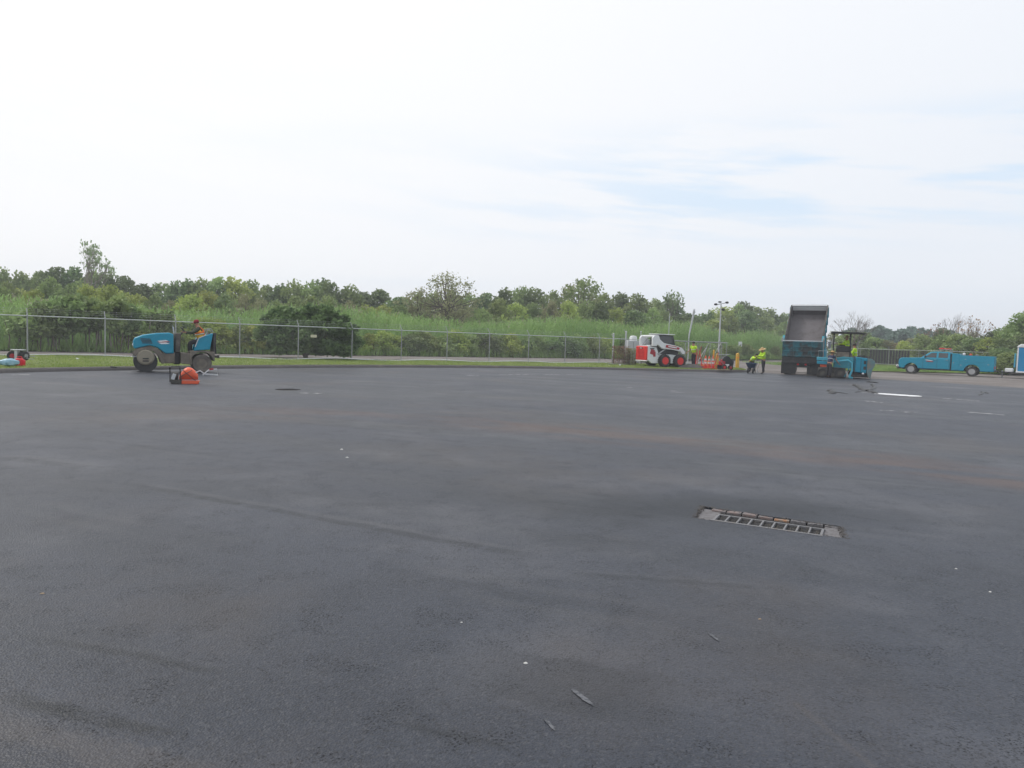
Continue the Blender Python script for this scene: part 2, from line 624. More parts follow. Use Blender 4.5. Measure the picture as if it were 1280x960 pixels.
def asphalt_mat():
    N = NT('fresh_asphalt')
    p = N.pos()
    rp = N.mapping(p, rot=(0, 0, R(22)))                      # along the roller passes
    n1 = N.noise(N.mapping(rp, scale=(0.10, 0.42, 1)), 1.0, 5, 0.6, 0.4)
    n2 = N.noise(p, 0.9, 5, 0.62, 0.3)
    n3 = N.noise(p, 14, 3, 0.6)
    agg = N.voro(p, 95)
    fine = N.noise(p, 190, 2, 0.7)
    c = N.mix(N.ramp(n1, .38, .64), (0.020, 0.025, 0.038), (0.046, 0.053, 0.072))
    c = N.mix(N.ramp(n2, .46, .72, 0, .45), c, (0.022, 0.026, 0.035))
    c = N.mix(N.ramp(N.noise(N.mapping(p, loc=(7, 3, 0)), .5, 4, .6), .50, .68, 0, .55), c, (0.080, 0.084, 0.100))
    # single stones of the aggregate, each with its own tone
    vc = N.n('ShaderNodeTexVoronoi', feature='F1'); vc.inputs['Scale'].default_value = 85; N.l(p, vc.inputs['Vector'])
    vs_ = N.n('ShaderNodeSeparateXYZ'); N.l(vc.outputs['Color'], vs_.inputs[0])
    c = N.mix(N.ramp(vs_.outputs[0], .70, 1.0, 0, .38), c, (0.085, 0.088, 0.098))
    c = N.mix(N.ramp(vs_.outputs[1], .60, 1.0, 0, .55), c, (0.008, 0.009, 0.013))
    c = N.mix(N.ramp(fine, .55, .8, 0.0, .35), c, (0.10, 0.102, 0.112))
    # dark open-textured pits gathered in patches
    pit = N.math('MULTIPLY', N.ramp(N.noise(p, 75, 2, .55), .55, .64), N.ramp(N.noise(p, 3.4, 4, .65), .50, .62))
    c = N.mix(N.math('MULTIPLY', pit, .8), c, (0.006, 0.007, 0.009))
    # joints between roller passes: broken dark seams
    sx = N.n('ShaderNodeSeparateXYZ'); N.l(rp, sx.inputs[0])
    wob = N.math('MULTIPLY_ADD', N.noise(p, .45, 3, .6), .5, sx.outputs[1])
    fr = N.math('ABSOLUTE', N.math('SUBTRACT', N.math('FRACT', N.math('DIVIDE', wob, 2.9)), .5))
    seamn = N.ramp(N.noise(p, .35, 2, .5), .42, .58)
    seam = N.math('MULTIPLY', N.ramp(fr, 0.0, .030, 1.0, 0.0), seamn)
    c = N.mix(N.math('MULTIPLY', seam, .22), c, (0.010, 0.012, 0.016))
    c = N.mix(N.math('MULTIPLY', N.math('MULTIPLY', N.math('MULTIPLY', N.ramp(fr, .02, .045), N.ramp(fr, .05, .09, 1.0, 0.0)), seamn), .15), c, (0.085, 0.085, 0.090))
    # clay-brown dust tracked across the lot in a long curved band
    sp = N.n('ShaderNodeSeparateXYZ'); N.l(p, sp.inputs[0])
    X, Y = sp.outputs[0], sp.outputs[1]
    band = N.math('ADD', N.math('MULTIPLY_ADD', X, .36, Y), N.math('MULTIPLY', N.math('MULTIPLY', X, X), .045))
    band = N.math('ADD', band, N.math('MULTIPLY_ADD', N.noise(p, .5, 4, .6), 2.4, -1.2))
    bm_ = N.ramp(N.math('ABSOLUTE', N.math('SUBTRACT', band, 13.6)), .15, 1.9, 1.0, 0.0)
    bm_ = N.math('MULTIPLY', bm_, N.ramp(N.noise(N.mapping(rp, scale=(.35, 1.1, 1)), 1.0, 4, .65), .36, .62))
    bm_ = N.math('MULTIPLY', bm_, N.ramp(X, -11, 1.5, .25, 1.0))
    c = N.mix(N.math('MULTIPLY', bm_, .50), c, (0.140, 0.098, 0.082))
    br2 = N.math('MULTIPLY', N.ramp(N.noise(N.mapping(p, loc=(31, 9, 0)), .3, 5, .6), .50, .72), .42)
    c = N.mix(br2, c, (0.070, 0.060, 0.056))
    # single joints and scrapes left by the paving, traced where they lie
    def seg(A_, B_, w0, w1, wob_=.05, soft=.12):
        a_, b_ = P(*A_), P(*B_); u_ = (b_ - a_); L_ = u_.length; u_ = u_ / L_
        s_ = N.math('MULTIPLY_ADD', X, u_.x, N.math('MULTIPLY_ADD', Y, u_.y, -(a_.x * u_.x + a_.y * u_.y)))
        d_ = N.math('MULTIPLY_ADD', X, -u_.y, N.math('MULTIPLY_ADD', Y, u_.x, a_.x * u_.y - a_.y * u_.x))
        d_ = N.math('ADD', d_, N.math('MULTIPLY_ADD', N.noise(p, 2.2, 3, .6), wob_ * 2, -wob_))
        m_ = N.math('MULTIPLY', N.ramp(s_, 0, L_ * soft), N.ramp(s_, L_ * (1 - soft), L_, 1.0, 0.0))
        m_ = N.math('MULTIPLY', m_, N.ramp(d_, w0 - .03, w0 + .03))
        return N.math('MULTIPLY', m_, N.ramp(d_, w1 - .03, w1 + .03, 1.0, 0.0))
    brk = N.ramp(N.noise(p, 5.0, 4, .7), .30, .55)
    for (A_, B_, w_, dk, lt) in (((150, 603), (690, 700), .06, .42, .35), ((0, 868), (230, 925), .045, .75, .0), ((15, 792), (290, 842), .03, .55, .15), ((700, 716), (960, 735), .04, .3, .2), ((0, 571), (110, 585), .10, .4, .3), ((500, 905), (640, 935), .025, .5, .1)):
        c = N.mix(N.math('MULTIPLY', N.math('MULTIPLY', seg(A_, B_, -w_, w_), brk), dk), c, (0.007, 0.009, 0.012))
        if lt: c = N.mix(N.math('MULTIPLY', seg(A_, B_, w_, w_ * 2.4), lt * .6), c, (0.095, 0.095, 0.10))
    c = N.mix(N.math('MULTIPLY', N.math('MULTIPLY', seg((-40, 880), (330, 965), -.16, -.02, .10, .3), brk), .22), c, (0.10, 0.085, 0.075))
    c = N.mix(N.math('MULTIPLY', seg((985, 872), (1110, 975), .0, .008, .02), .35), c, (0.14, 0.115, 0.095))
    c = N.mix(N.math('MULTIPLY', seg((560, 820), (900, 900), -.25, .25, .15, .4), .35), c, (0.012, 0.014, 0.018))
    # wet-looking tar round the drain
    dd = N.n('ShaderNodeVectorMath', operation='SUBTRACT'); N.l(p, dd.inputs[0]); dd.inputs[1].default_value = GC + Vector((-.45, .45, 0))
    ds = N.mapping(dd.outputs[0], scale=(.30, .85, 1), rot=(0, 0, R(12)))
    ln = N.n('ShaderNodeVectorMath', operation='LENGTH'); N.l(ds, ln.inputs[0])
    ring = N.ramp(N.math('MULTIPLY_ADD', N.noise(p, 1.6, 4, .6), .9, ln.outputs['Value']), .55, 1.35, 1.0, 0.0)
    c = N.mix(N.math('MULTIPLY', ring, .65), c, (0.012, 0.015, 0.020))
    rough = N.math('MULTIPLY_ADD', N.ramp(n1, .3, .7), .15, .45)
    rough = N.math('SUBTRACT', rough, N.math('MULTIPLY', ring, .06))
    rough = N.math('ADD', rough, N.math('MULTIPLY', bm_, .12))
    b = N.bump(N.noise(p, .8, 4, .55), .35, .035)
    b = N.bump(N.math('SUBTRACT', agg, N.math('MULTIPLY', pit, .8)), .55, .006, b)
    N.bump(n3, .25, .01, b)
    sp_ = N.math('SUBTRACT', .42, N.math('MULTIPLY', pit, .28))
    sp_ = N.math('SUBTRACT', sp_, N.math('MULTIPLY', N.ramp(n2, .40, .75), .05))
    sp_ = N.math('MULTIPLY', sp_, N.math('MULTIPLY_ADD', ring, -.45, 1.0))
    return N.fin(c, rough, 0.0, sp_)


M['asphalt'] = asphalt_mat()


def pave_mat():
    N = NT('old_brown_pavement')
    p = N.pos()
    c = N.mix(N.ramp(N.noise(p, .25, 5, .6), .35, .7), (0.135, 0.115, 0.105), (0.20, 0.18, 0.17))
    c = N.mix(N.ramp(N.noise(N.mapping(p, scale=(.3, 1.2, 1), rot=(0, 0, R(25))), 1.1, 4, .6), .5, .7, 0, .5), c, (0.10, 0.095, 0.095))
    N.bump(N.noise(p, 40, 3), .3, .01)
    return N.fin(c, .85, 0, .4)


def grass_mat(name, a, b, d):
    N = NT(name)
    p = N.pos()
    c = N.mix(N.ramp(N.noise(p, 1.2, 5, .65), .35, .65), a, b)
    c = N.mix(N.ramp(N.noise(p, .45, 4, .6), .56, .74, 0, .8), c, d)
    N.bump(N.noise(p, 25, 4, .7), .8, .04)
    return N.fin(c, .9, 0, .2)


M['pave'] = pave_mat()
M['lawn'] = grass_mat('lawn_ground', (0.12, 0.15, 0.05), (0.20, 0.24, 0.085), (0.17, 0.155, 0.085))
M['field'] = grass_mat('field_ground', (0.05, 0.085, 0.03), (0.08, 0.12, 0.04), (0.10, 0.085, 0.055))
M['berm'] = simple('asphalt_berm', (0.085, 0.080, 0.080), 0.9, var=0.3, dirt=(0.13, 0.115, 0.10), dscale=1.5, bump=.6, bscale=50)
M['tar'] = simple('poured_tar', (0.012, 0.012, 0.014), 0.5, var=.3)
M['old_line'] = simple('worn_white_line', (0.36, 0.36, 0.37), 0.7, dirt=(0.075, 0.078, 0.088), dscale=5.0, damt=(.44, .56))
M['fresh_line'] = simple('bright_white_line', (0.75, 0.76, 0.77), 0.6, dirt=(0.35, 0.35, 0.36), dscale=3.0, damt=(.6, .8))
M['scuff'] = simple('chalky_scuff', (0.13, 0.135, 0.15), 0.8, dirt=(0.055, 0.06, 0.07), dscale=40.0, damt=(.40, .60))
M['hole_dark'] = simple('dark_pit_asphalt', (0.02, 0.02, 0.022), .9, var=.3, bump=.6)

S = 1600
poly('ground', [(-S, -S, -.08), (S, -S, -.08), (S, S, -.08), (-S, S, -.08)], M['field'])
poly('old_pavement', [(10, -60, -.004), (150, -60, -.004), (150, 150, -.004), (90, 190, -.004), (30, 120, -.004), (10, 62, -.004)], M['pave'])

JOIN = [(16.4, 51, 0), (17.0, 49.0, 0), (18.4, 47.2, 0), (20.2, 45.4, 0), (22.5, 43.8, 0), (24.6, 42.6, 0), (26.2, 40.5, 0), (27.8, 37, 0), (30, 31, 0), (32.5, 22, 0), (35, 8, 0), (38, -30, 0)]
rj = random.Random(3)
JOIN2 = []
for i in range(len(JOIN) - 1):
    a, b = Vector(JOIN[i]), Vector(JOIN[i + 1])
    for k in range(4):
        q = a.lerp(b, k / 4)
        JOIN2.append((q.x + rj.uniform(-.12, .12), q.y + rj.uniform(-.12, .12), 0))
MH = P(360, 487)
mh_hole = [(MH.x + .36 * math.cos(t * PI / 10), MH.y + .36 * math.sin(t * PI / 10), 0) for t in range(20)]
gh = []
rg = random.Random(8)
for i in range(4):
    a, b = GR[i], GR[(i + 1) % 4]
    m = 14 if i % 2 == 0 else 6
    for k in range(m):
        q = a.lerp(b, k / m)
        j = .020 if k else .03
        gh.append((q.x + rg.uniform(-j, j), q.y + rg.uniform(-j, j), 0))
curb2 = [(p.x, p.y, 0) for p in CURB]
lot_out = list(reversed(curb2[:-1])) + [(-24, -60, 0), (38, -60, 0)] + list(reversed(JOIN2))
poly('asphalt_lot', lot_out, M['asphalt'], holes=[list(reversed(gh)), mh_hole], thick=.075)

# grass verge between the berm and the fence
rows = []
nC = len(CURB)
ts = [i / (nC - 1) for i in range(nC)]
base_rows = []
for i, c in enumerate(CURB):
    c = Vector((c.x, c.y, 0))
    s_ = (Vector((c.x, c.y)) - F0).dot(FD)
    s_ = min(max(s_, -40), 49.0)
    g = fpt(s_, .8, .24)
    if i >= nC - 14:
        k = (i - (nC - 14)) / 13
        g = g.lerp(fpt(49.3, -1.5, .05), k * .4)
    if i == nC - 1: g = Vector((c.x, c.y, .12)) + Vector((.05, .05, 0))
    row = []
    for k, (t, z) in enumerate(((0.02, .125), (.12, .15), (.35, .18), (.6, .21), (.85, .24), (1, .232))):
        q = c.lerp(g, t); row.append((q.x, q.y, z))
    row.append((g.x + FN.x * .1, g.y + FN.y * .1, -.06))
    base_rows.append(row)
sheet('grass_verge', base_rows, M['lawn'])

# berm / kerb: rounded asphalt lip
rows = []
for i, c in enumerate(CURB):
    t = (CURB[min(i + 1, nC - 1)] - CURB[max(i - 1, 0)]); t = Vector((t.x, t.y, 0)).normalized()
    n = Vector((-t.y, t.x, 0))
    if n.y < 0 and i < 4: n = -n
    wob = .03 * math.sin(i * 1.7)
    rows.append([Vector((c.x, c.y, 0)) + n * (a + wob) + Vector((0, 0, z)) for a, z in ((-.10, -.01), (-.06, .06), (0, .115), (.07, .14), (.16, .142), (.24, .12), (.26, .05))])
sheet('kerb', rows, M['berm'])

# back road behind the fence
rows = []
for k in range(60):
    v = VLINE[min(int(k * (len(VLINE) - 1) / 59), len(VLINE) - 1)]
    s_ = -60 + k * 128 / 59
    g = fpt(s_, .75, .236)
    # matching along the V line: nearest by projecting on the fence direction
    best = min(VLINE, key=lambda q: abs((Vector((q.x, q.y)) - F0).dot(FD) - s_ * 1.18))
    z = .236 if s_ < 38 else max(0.004, .236 - (s_ - 38) * .02)
    if s_ > 45: g = fpt(s_, .75, 0)
    rows.append([(g.x + (best.x - g.x) * t, g.y + (best.y - g.y) * t, z) for t in (0, .3, .6, 1.03)])
sheet('back_road', rows, M['pave'])

# field under the reeds and trees
vf = [(p.x, p.y, .30 if p.x < 10 else max(.02, .30 - (p.x - 10) * .012)) for p in VLINE]
poly('field', vf + [(S, 420, 0), (S, S, 0), (-S, S, 0), (-S, -200, .3), (-120, -30, .3)], M['field'])
poly('grass_island', [(26.5, 60.5, .06), (29, 60.2, .07), (33, 61.5, .07), (45, 66, .08), (60, 70, .1), (100, 72, .1), (149, 74, .1), (149, 149, .2), (75, 118, .2), (52, 104, .2), (38, 86, .2), (29, 68, .1)], M['lawn'])

# ---- painted lines and marks on the lot


def strip(name, pts, w, mat, z=.004, seed=0):
    r = random.Random(seed)
    rows = []
    pts = [P(*q) for q in pts]
    dense = []
    for i in range(len(pts) - 1):
        for k in range(8): dense.append(pts[i].lerp(pts[i + 1], k / 8))
    dense.append(pts[-1])
    for i, q in enumerate(dense):
        t = (dense[min(i + 1, len(dense) - 1)] - dense[max(i - 1, 0)]).normalized()
        n = Vector((-t.y, t.x, 0))
        e = min(1, .25 + min(i, len(dense) - 1 - i) * .5)
        ww = w * e * r.uniform(.75, 1.1) / 2
        rows.append([(q.x - n.x * ww, q.y - n.y * ww, z), (q.x + n.x * ww, q.y + n.y * ww, z)])
    return sheet(name, rows, mat)


for i, (a, w, m) in enumerate([
    ([(1094, 491.6), (1120, 493.5), (1152, 495.6)], 0.952, 'fresh_line'),
    ([(1072, 489.5), (1084, 490.5), (1096, 491.8)], 0.448, 'old_line'),
    ([(1176, 497.8), (1192, 499)], 0.336, 'old_line'), ([(1195, 499), (1224, 501.5)], 0.392, 'old_line'),
    ([(1207, 515), (1228, 516.6), (1256, 519)], 0.280, 'old_line'),
    ([(1080, 501), (1107, 504)], 0.252, 'old_line'), ([(1100, 513), (1118, 513.5)], 0.196, 'old_line'), ([(1124, 515), (1145, 515.6)], 0.252, 'old_line'),
    ([(583, 469.2), (600, 469.4)], 0.448, 'old_line'), ([(622, 468.0), (672, 468.6)], 0.336, 'old_line'), ([(680, 468.3), (702, 468.3)], 0.448, 'old_line'), ([(706, 468.2), (730, 467.6)], 0.224, 'old_line'),
    ([(780, 484), (792, 484.4)], 0.280, 'old_line'), ([(837, 490), (856, 490.6)], 0.224, 'old_line'), ([(876, 501.5), (895, 503)], 0.168, 'old_line'), ([(838, 488.5), (845, 488.9)], 0.336, 'old_line'),
    ([(925, 463.5), (940, 464.5)], 0.392, 'old_line'), ([(377, 491.8), (386, 491.4)], 0.336, 'old_line'), ([(392, 491.8), (402, 492.2)], 0.280, 'old_line'),
    ([(715, 862), (742, 883)], .026, 'scuff'), ([(680, 898), (694, 914)], .016, 'scuff'), ([(886, 792), (899, 802)], .018, 'scuff'),
    ([(14, 468.8), (40, 468.4)], 0.280, 'old_line'), ([(150, 464.8), (190, 466)], 0.224, 'old_line'),
]):
    strip('painted_line', a, w, M[m], .004, i)
for i, (a, w) in enumerate([
    ([(1036, 489), (1041, 490.2), (1040, 492.6)], 0.660), ([(1041, 490.5), (1060, 492.2)], 0.110),
    ([(1067, 481.4), (1073, 484), (1078, 487.5), (1086, 489.3)], 0.484), ([(1084, 489), (1092, 486), (1093, 483.5), (1090, 480.5)], 0.308),
    ([(1083, 477.6), (1098, 478.8)], 0.264), ([(1085, 489.6), (1096, 492.2)], 0.660), ([(1069, 490.5), (1082, 489.5)], 0.220),
    ([(1224, 494), (1230, 491.2), (1236, 491.8)], 0.198), ([(1226, 490), (1234, 492)], 0.132),
], ):
    pts = [P(*q) for q in a]
    pts = crom(pts, 5) if len(pts) > 2 else [pts[0].lerp(pts[1], k / 4) for k in range(5)]
    rr_ = random.Random(60 + i)
    bb = MB()
    for q in pts: q.z = .0
    bb.tube(pts, [min(.12, w * .28) * rr_.uniform(.6, 1.25) * (.35 if k in (0, len(pts) - 1) else 1) for k in range(len(pts))], 8)
    bb.v = [(x_ + rr_.uniform(-.02, .02), y_ + rr_.uniform(-.03, .03), z_ * .8) for x_, y_, z_ in bb.v]
    tag(bb.build('asphalt_ridge', M['tar'], None, smooth=True), kind='structure')

# ---- drain grate in its recess
gx = (GR[1] - GR[0] + GR[2] - GR[3]) / 2
ga = math.atan2(gx.y, gx.x)
gd = thing('storm_drain', 'long iron storm drain grate set in a mortared brick recess in the asphalt', 'drain grate', (GC.x, GC.y, 0), ga)
GM = Matrix.Rotation(-ga, 4, 'Z') @ Matrix.Translation((-GC.x, -GC.y, 0))
loc = [GM @ q for q in GR]


def mquad(mb, a, b, c, d, z0, z1):
    vs = [(*q[:2], z0) for q in (a, b, c, d)] + [(*q[:2], z1) for q in (a, b, c, d)]
    mb.add(vs, [(0, 3, 2, 1), (4, 5, 6, 7), (0, 1, 5, 4), (1, 2, 6, 5), (2, 3, 7, 6), (3, 0, 4, 7)])


gq = [GM @ P(*q) for q in ((899, 642.4), (1025, 659.4), (1025, 668.6), (894, 650.6))]   # grate openings' outline
gx0 = (gq[0].x + gq[3].x) / 2; gx1 = (gq[1].x + gq[2].x) / 2
gy1 = (gq[0].y + gq[1].y) / 2; gy0 = (gq[3].y + gq[2].y) / 2
xl = min(loc[0].x, loc[3].x) + .01; xr = max(loc[1].x, loc[2].x) - .01
yt = max(loc[0].y, loc[1].y) - .0; yb = min(loc[3].y, loc[2].y) + .0
b = MB(); b.box(((xl + xr) / 2, (yt + yb) / 2, -.068), (xr - xl + .1, yt - yb + .1, .08)); b.build('pit_floor', M['hole_dark'], gd)
b = MB()
mz = -.020
b.box(((xl + gx0 - .02) / 2, (yt + yb) / 2, mz - .015), (gx0 - .02 - xl, yt - yb - .02, .03))
b.box(((xr + gx1 + .02) / 2, (yt + yb) / 2 - .0, mz - .015), (xr - gx1 - .02, yt - yb - .02, .03))
b.box(((gx0 + gx1) / 2, gy1 + .02 + (yt - gy1 - .02) / 2, mz - .028), (gx1 - gx0 + .04, yt - gy1 - .02, .03))
b.build('mortar_bed', M['mortar'], gd, bevel=.008)
w_ = (gx1 - gx0 + .03) / 9
rb = random.Random(5)
for i in range(10):
    b = MB(); b.box((gx0 - .013 + i * w_, (gy0 + gy1) / 2, -.019), (.016 if 0 < i < 9 else .022, gy1 - gy0, .03))
    b.build('grate_bar', M['iron'], gd, bevel=.003)
b = MB(); b.box(((gx0 + gx1) / 2, gy0 - .012, -.012), (gx1 - gx0 + .07, .024, .034)); b.box(((gx0 + gx1) / 2, gy1 + .010, -.018), (gx1 - gx0 + .07, .018, .022))
b.build('grate_frame', M['iron'], gd, bevel=.003)
nb = 8
for i in range(nb):
    xb = xl + .10 + (xr - xl - .15) * (i + .5) / nb
    L_ = (xr - xl - .15) / nb - .012
    b = MB(); b.box((xb, yt - .045, mz - .012 + rb.uniform(-.004, .006)), (L_, .075, .05), rot=(rb.uniform(-.05, .05), rb.uniform(-.03, .03), rb.uniform(-.04, .04)))
    b.build('brick', M['brick_orange'] if i == 4 else (M['brick'] if i in (0, 1, 2, 3) else M['mortar']), gd, bevel=.006)
# broken asphalt crumbs round the rim of the recess
V, F = [], []
for i in range(900):
    e = rb.randrange(4); q = GM @ GR[e].lerp(GR[(e + 1) % 4], rb.random()); c = Vector((q.x + rb.gauss(0, .018), q.y + rb.gauss(0, .018), -.004)); r_ = rb.uniform(.003, .011)
    k = len(V)
    for d in ((1, 0, 0), (-1, 0, 0), (0, 1, 0), (0, -1, 0), (0, 0, 1), (0, 0, -1)):
        V.append(c + Vector(d) * r_ * rb.uniform(.6, 1.3))
    for t in ((0, 2, 4), (2, 1, 4), (1, 3, 4), (3, 0, 4), (2, 0, 5), (1, 2, 5), (3, 1, 5), (0, 3, 5)): F.append(tuple(k + q_ for q_ in t))
o = put(bpy.data.objects.new('rim_gravel', np_mesh('rim_gravel', [tuple(v) for v in V], F, M['berm'])), gd); o['kind'] = 'stuff'
# crumbs of debris in the grate openings
V, F = [], []
for i in range(420):
    c = Vector((rb.uniform(gx0, gx1), rb.uniform(gy0, gy1), -.028)); r_ = rb.uniform(.004, .010)
    k = len(V)
    for d in ((1, 0, 0), (-1, 0, 0), (0, 1, 0), (0, -1, 0), (0, 0, 1), (0, 0, -1)):
        V.append(c + Vector(d) * r_ * rb.uniform(.6, 1.3))
    for t in ((0, 2, 4), (2, 1, 4), (1, 3, 4), (3, 0, 4), (2, 0, 5), (1, 2, 5), (3, 1, 5), (0, 3, 5)): F.append(tuple(k + q for q in t))
o = put(bpy.data.objects.new('gravel', np_mesh('gravel', [tuple(v) for v in V], F, M['black_dusty'])), gd); o['kind'] = 'stuff'

# ---- sunken manhole
mh = thing('manhole', 'dark round sunken manhole beside faint white paint in the open asphalt', 'manhole', (MH.x, MH.y, 0))
b = MB(); b.lathe([(.365, -.075), (.365, -.02), (.30, -.02), (.30, -.06), (.0, -.06)], axis='Z', n=28); b.build('manhole_ring', M['black_dusty'], mh)
b = MB(); b.lathe([(.29, -.05), (.29, -.032), (.001, -.032)], axis='Z', n=28)
b.build('manhole_cover', M['hole_dark'], mh)

# loose stones lying near the camera, each a few pixels
stones = [((427, 562), 0.020, 'pale stone, upper one of two lying close together left of centre on the asphalt'),
          ((434, 572), 0.018, 'pale stone, lower one of two lying close together left of centre on the asphalt'),
          ((657, 829), 0.009, 'small pale stone alone on the asphalt low in the middle of the picture'),
          ((577, 778), 0.006, 'small pale stone on the asphalt just up and left of the lone middle one'),
          ((1195, 711), 0.009, 'pale flake on the asphalt right of the drain, the upper of two'),
          ((1238, 740), 0.009, 'pale flake on the asphalt right of the drain, the lower of two'),
          ((950, 774), 0.009, 'tan stone on the asphalt below the storm drain'),
          ((53, 742), .010, 'tiny brownish stone on the asphalt near the left edge')]
for (px, s_, lab) in stones:
    b = MB(); rr = random.Random(px[0])
    vs = []
    for a in range(7):
        t = 2 * PI * a / 7; q = s_ * rr.uniform(.7, 1.15)
        vs.append((q * math.cos(t) * 1.4, q * math.sin(t) * .8, 0))
    vs += [(v[0] * .6, v[1] * .6, s_ * .55 * rr.uniform(.7, 1.1)) for v in vs[:7]]
    b.add(vs, [tuple(range(6, -1, -1)), tuple(range(7, 14))] + [(i, (i + 1) % 7, 7 + (i + 1) % 7, 7 + i) for i in range(7)])
    q = P(*px)
    tag(b.build('stone', M['stone'] if px[0] not in (950, 53) else M['wood'], None, loc=(q.x, q.y, 0)), lab, 'stone')

# loose asphalt crumbs
rng = np.random.default_rng(4)
n = 5200
yy = 2.2 + rng.random(n) ** 1.6 * 11
xx = (rng.random(n) * 2 - 1) * (yy * .85)
cl = (np.sin(xx * 2.1 + 1) * np.sin(yy * 1.7) + rng.random(n) * 1.6) > .75
xx, yy = xx[cl], yy[cl]
m_ = (np.abs(xx - GC.x) > .75) | (np.abs(yy - GC.y) > .5)
xx, yy = xx[m_], yy[m_]
r_ = rng.uniform(.002, .0055, len(xx))
dirs = np.array([(1, 0, 0), (0, 1, 0), (-1, 0, 0), (0, -1, 0), (0, 0, .8)])
V = (np.stack([xx, yy, np.zeros_like(xx)], 1)[:, None, :] + dirs[None] * r_[:, None, None] * rng.uniform(.7, 1.4, (len(xx), 5, 1))).reshape(-1, 3)
F = (np.arange(len(xx))[:, None, None] * 5 + np.array([(0, 1, 4), (1, 2, 4), (2, 3, 4), (3, 0, 4)])[None]).reshape(-1, 3)
tag(put(bpy.data.objects.new('gravel', np_mesh('gravel', V, F, simple('asphalt_crumbs', (.07, .072, .078), .8, var=.6)))), 'loose asphalt crumbs scattered on the foreground paving', 'gravel', kind='stuff')

# ================================================================== VEGETATION


def leaf_quads(C, size, rng, up=0.3, aspect=1.7):
    """diamond leaves at centres C -> V,F"""
    n = len(C)
    d = rng.normal(size=(n, 3)); d[:, 2] = d[:, 2] * .8 + up; d /= np.linalg.norm(d, axis=1, keepdims=True)
    e = np.cross(d, rng.normal(size=(n, 3))); e /= np.linalg.norm(e, axis=1, keepdims=True)
    s = (size * rng.uniform(.6, 1.35, n))[:, None]
    V = np.stack([C - d * s * .5 * aspect, C + e * s * .5, C + d * s * .5 * aspect, C - e * s * .5], 1).reshape(-1, 3)
    F = np.arange(n * 4).reshape(-1, 4)
    return V, F


def crown_mesh(name, clumps, per, size, mat, rng, shell=.45, flat=1.0):
    Cs = []
    for (c, r) in clumps:
        k = int(per * (r ** 1.6))
        d = rng.normal(size=(k, 3)); d /= np.linalg.norm(d, axis=1, keepdims=True)
        rad = r * rng.random(k) ** shell * rng.uniform(.8, 1.12, k)
        q = d * rad[:, None]; q[:, 2] *= .8 * flat
        Cs.append(q + np.array(c))
    C = np.concatenate(Cs)
    V, F = leaf_quads(C, size, rng)
    return np_mesh(name, V, F, mat)


def limbs(trunk_pts, r0, clumps, rng_, mat, name='trunk', r1=.3):
    b = MB()
    n = len(trunk_pts)
    b.tube(trunk_pts, [r0 * (1 - (1 - r1) * i / (n - 1)) for i in range(n)], 7)
    for (c, r) in clumps:
        c = Vector(c)
        k = rng_.randint(1, n - 1)
        a = Vector(trunk_pts[k])
        if a.z > c.z: a = Vector(trunk_pts[max(1, k - 1)])
        mid = a.lerp(c, .5) + Vector((rng_.uniform(-.2, .2), rng_.uniform(-.2, .2), -.15))
        b.tube([a, mid, c], [r0 * .4, r0 * .25, r0 * .08], 5, cap=False)
    return b.mesh(name, mat)


def variant(seed, H=9.0, W=4.0, base=.22, nclump=26, per=90, size=.30, mat=None, top=1.0, cr=(.75, 1.5), bark='bark', shell=.45):
    """one tree kind: returns (crown mesh, trunk mesh)"""
    rr = random.Random(seed); rng = np.random.default_rng(seed)
    cl = []
    for i in range(nclump):
        t = (i + .5) / nclump
        z = H * (base + (1 - base) * t * .93)
        prof = math.sin(PI * min(1, (.12 + .86 * t) ** top)) ** .6
        a = i * 2.4 + rr.uniform(-.5, .5)
        rad = W * .5 * prof * rr.uniform(.35, 1.05)
        cl.append(((rad * math.cos(a), rad * math.sin(a), z), rr.uniform(*cr)))
    tr = [(0, 0, -.3), (rr.uniform(-.1, .1), rr.uniform(-.1, .1), H * .25), (rr.uniform(-.3, .3), rr.uniform(-.3, .3), H * .55), (rr.uniform(-.3, .3), 0, H * .85)]
    return crown_mesh('crown', cl, per, size, mat, rng, shell), limbs(tr, H * .022, cl, rr, M[bark])


def bare_tree_mesh(seed, H, spread, mat, depth=5, leafmat_=None, leafn=0, lsize=.2):
    rr = random.Random(seed); b = MB(); tips = []

    def rec(p, d, L_, r, k):
        q = p + d * L_
        b.tube([p, p.lerp(q, .5) + Vector((rr.uniform(-.05, .05),) * 3) * L_, q], [r, r * .85, r * .65], 4, cap=False)
        if k == 0 or r < .006:
            tips.append(q); return
        for _ in range(rr.choice((2, 3, 3))):
            nd = (d + Vector((rr.uniform(-1, 1), rr.uniform(-1, 1), rr.uniform(-.25, .55))) * spread).normalized()
            rec(q, nd, L_ * rr.uniform(.62, .85), r * .6, k - 1)
    for _ in range(3):
        rec(Vector((rr.uniform(-.2, .2), rr.uniform(-.2, .2), -.2)), Vector((rr.uniform(-.3, .3), rr.uniform(-.3, .3), 1)).normalized(), H * .30, H * .012, depth)
    tm = b.mesh('trunk', mat)
    cm = None
    if leafn:
        rng = np.random.default_rng(seed)
        T = np.array([tuple(t) for t in tips])
        C = T[rng.integers(0, len(T), leafn)] + rng.normal(size=(leafn, 3)) * .25
        V, F = leaf_quads(C, lsize, rng)
        cm = np_mesh('crown', V, F, leafmat_)
    return cm, tm


KIND = {}


def kind_variants(k, n, **kw):
    KIND[k] = [variant(hash_ * 17 + sum(map(ord, k)), **kw) for hash_ in range(n)]


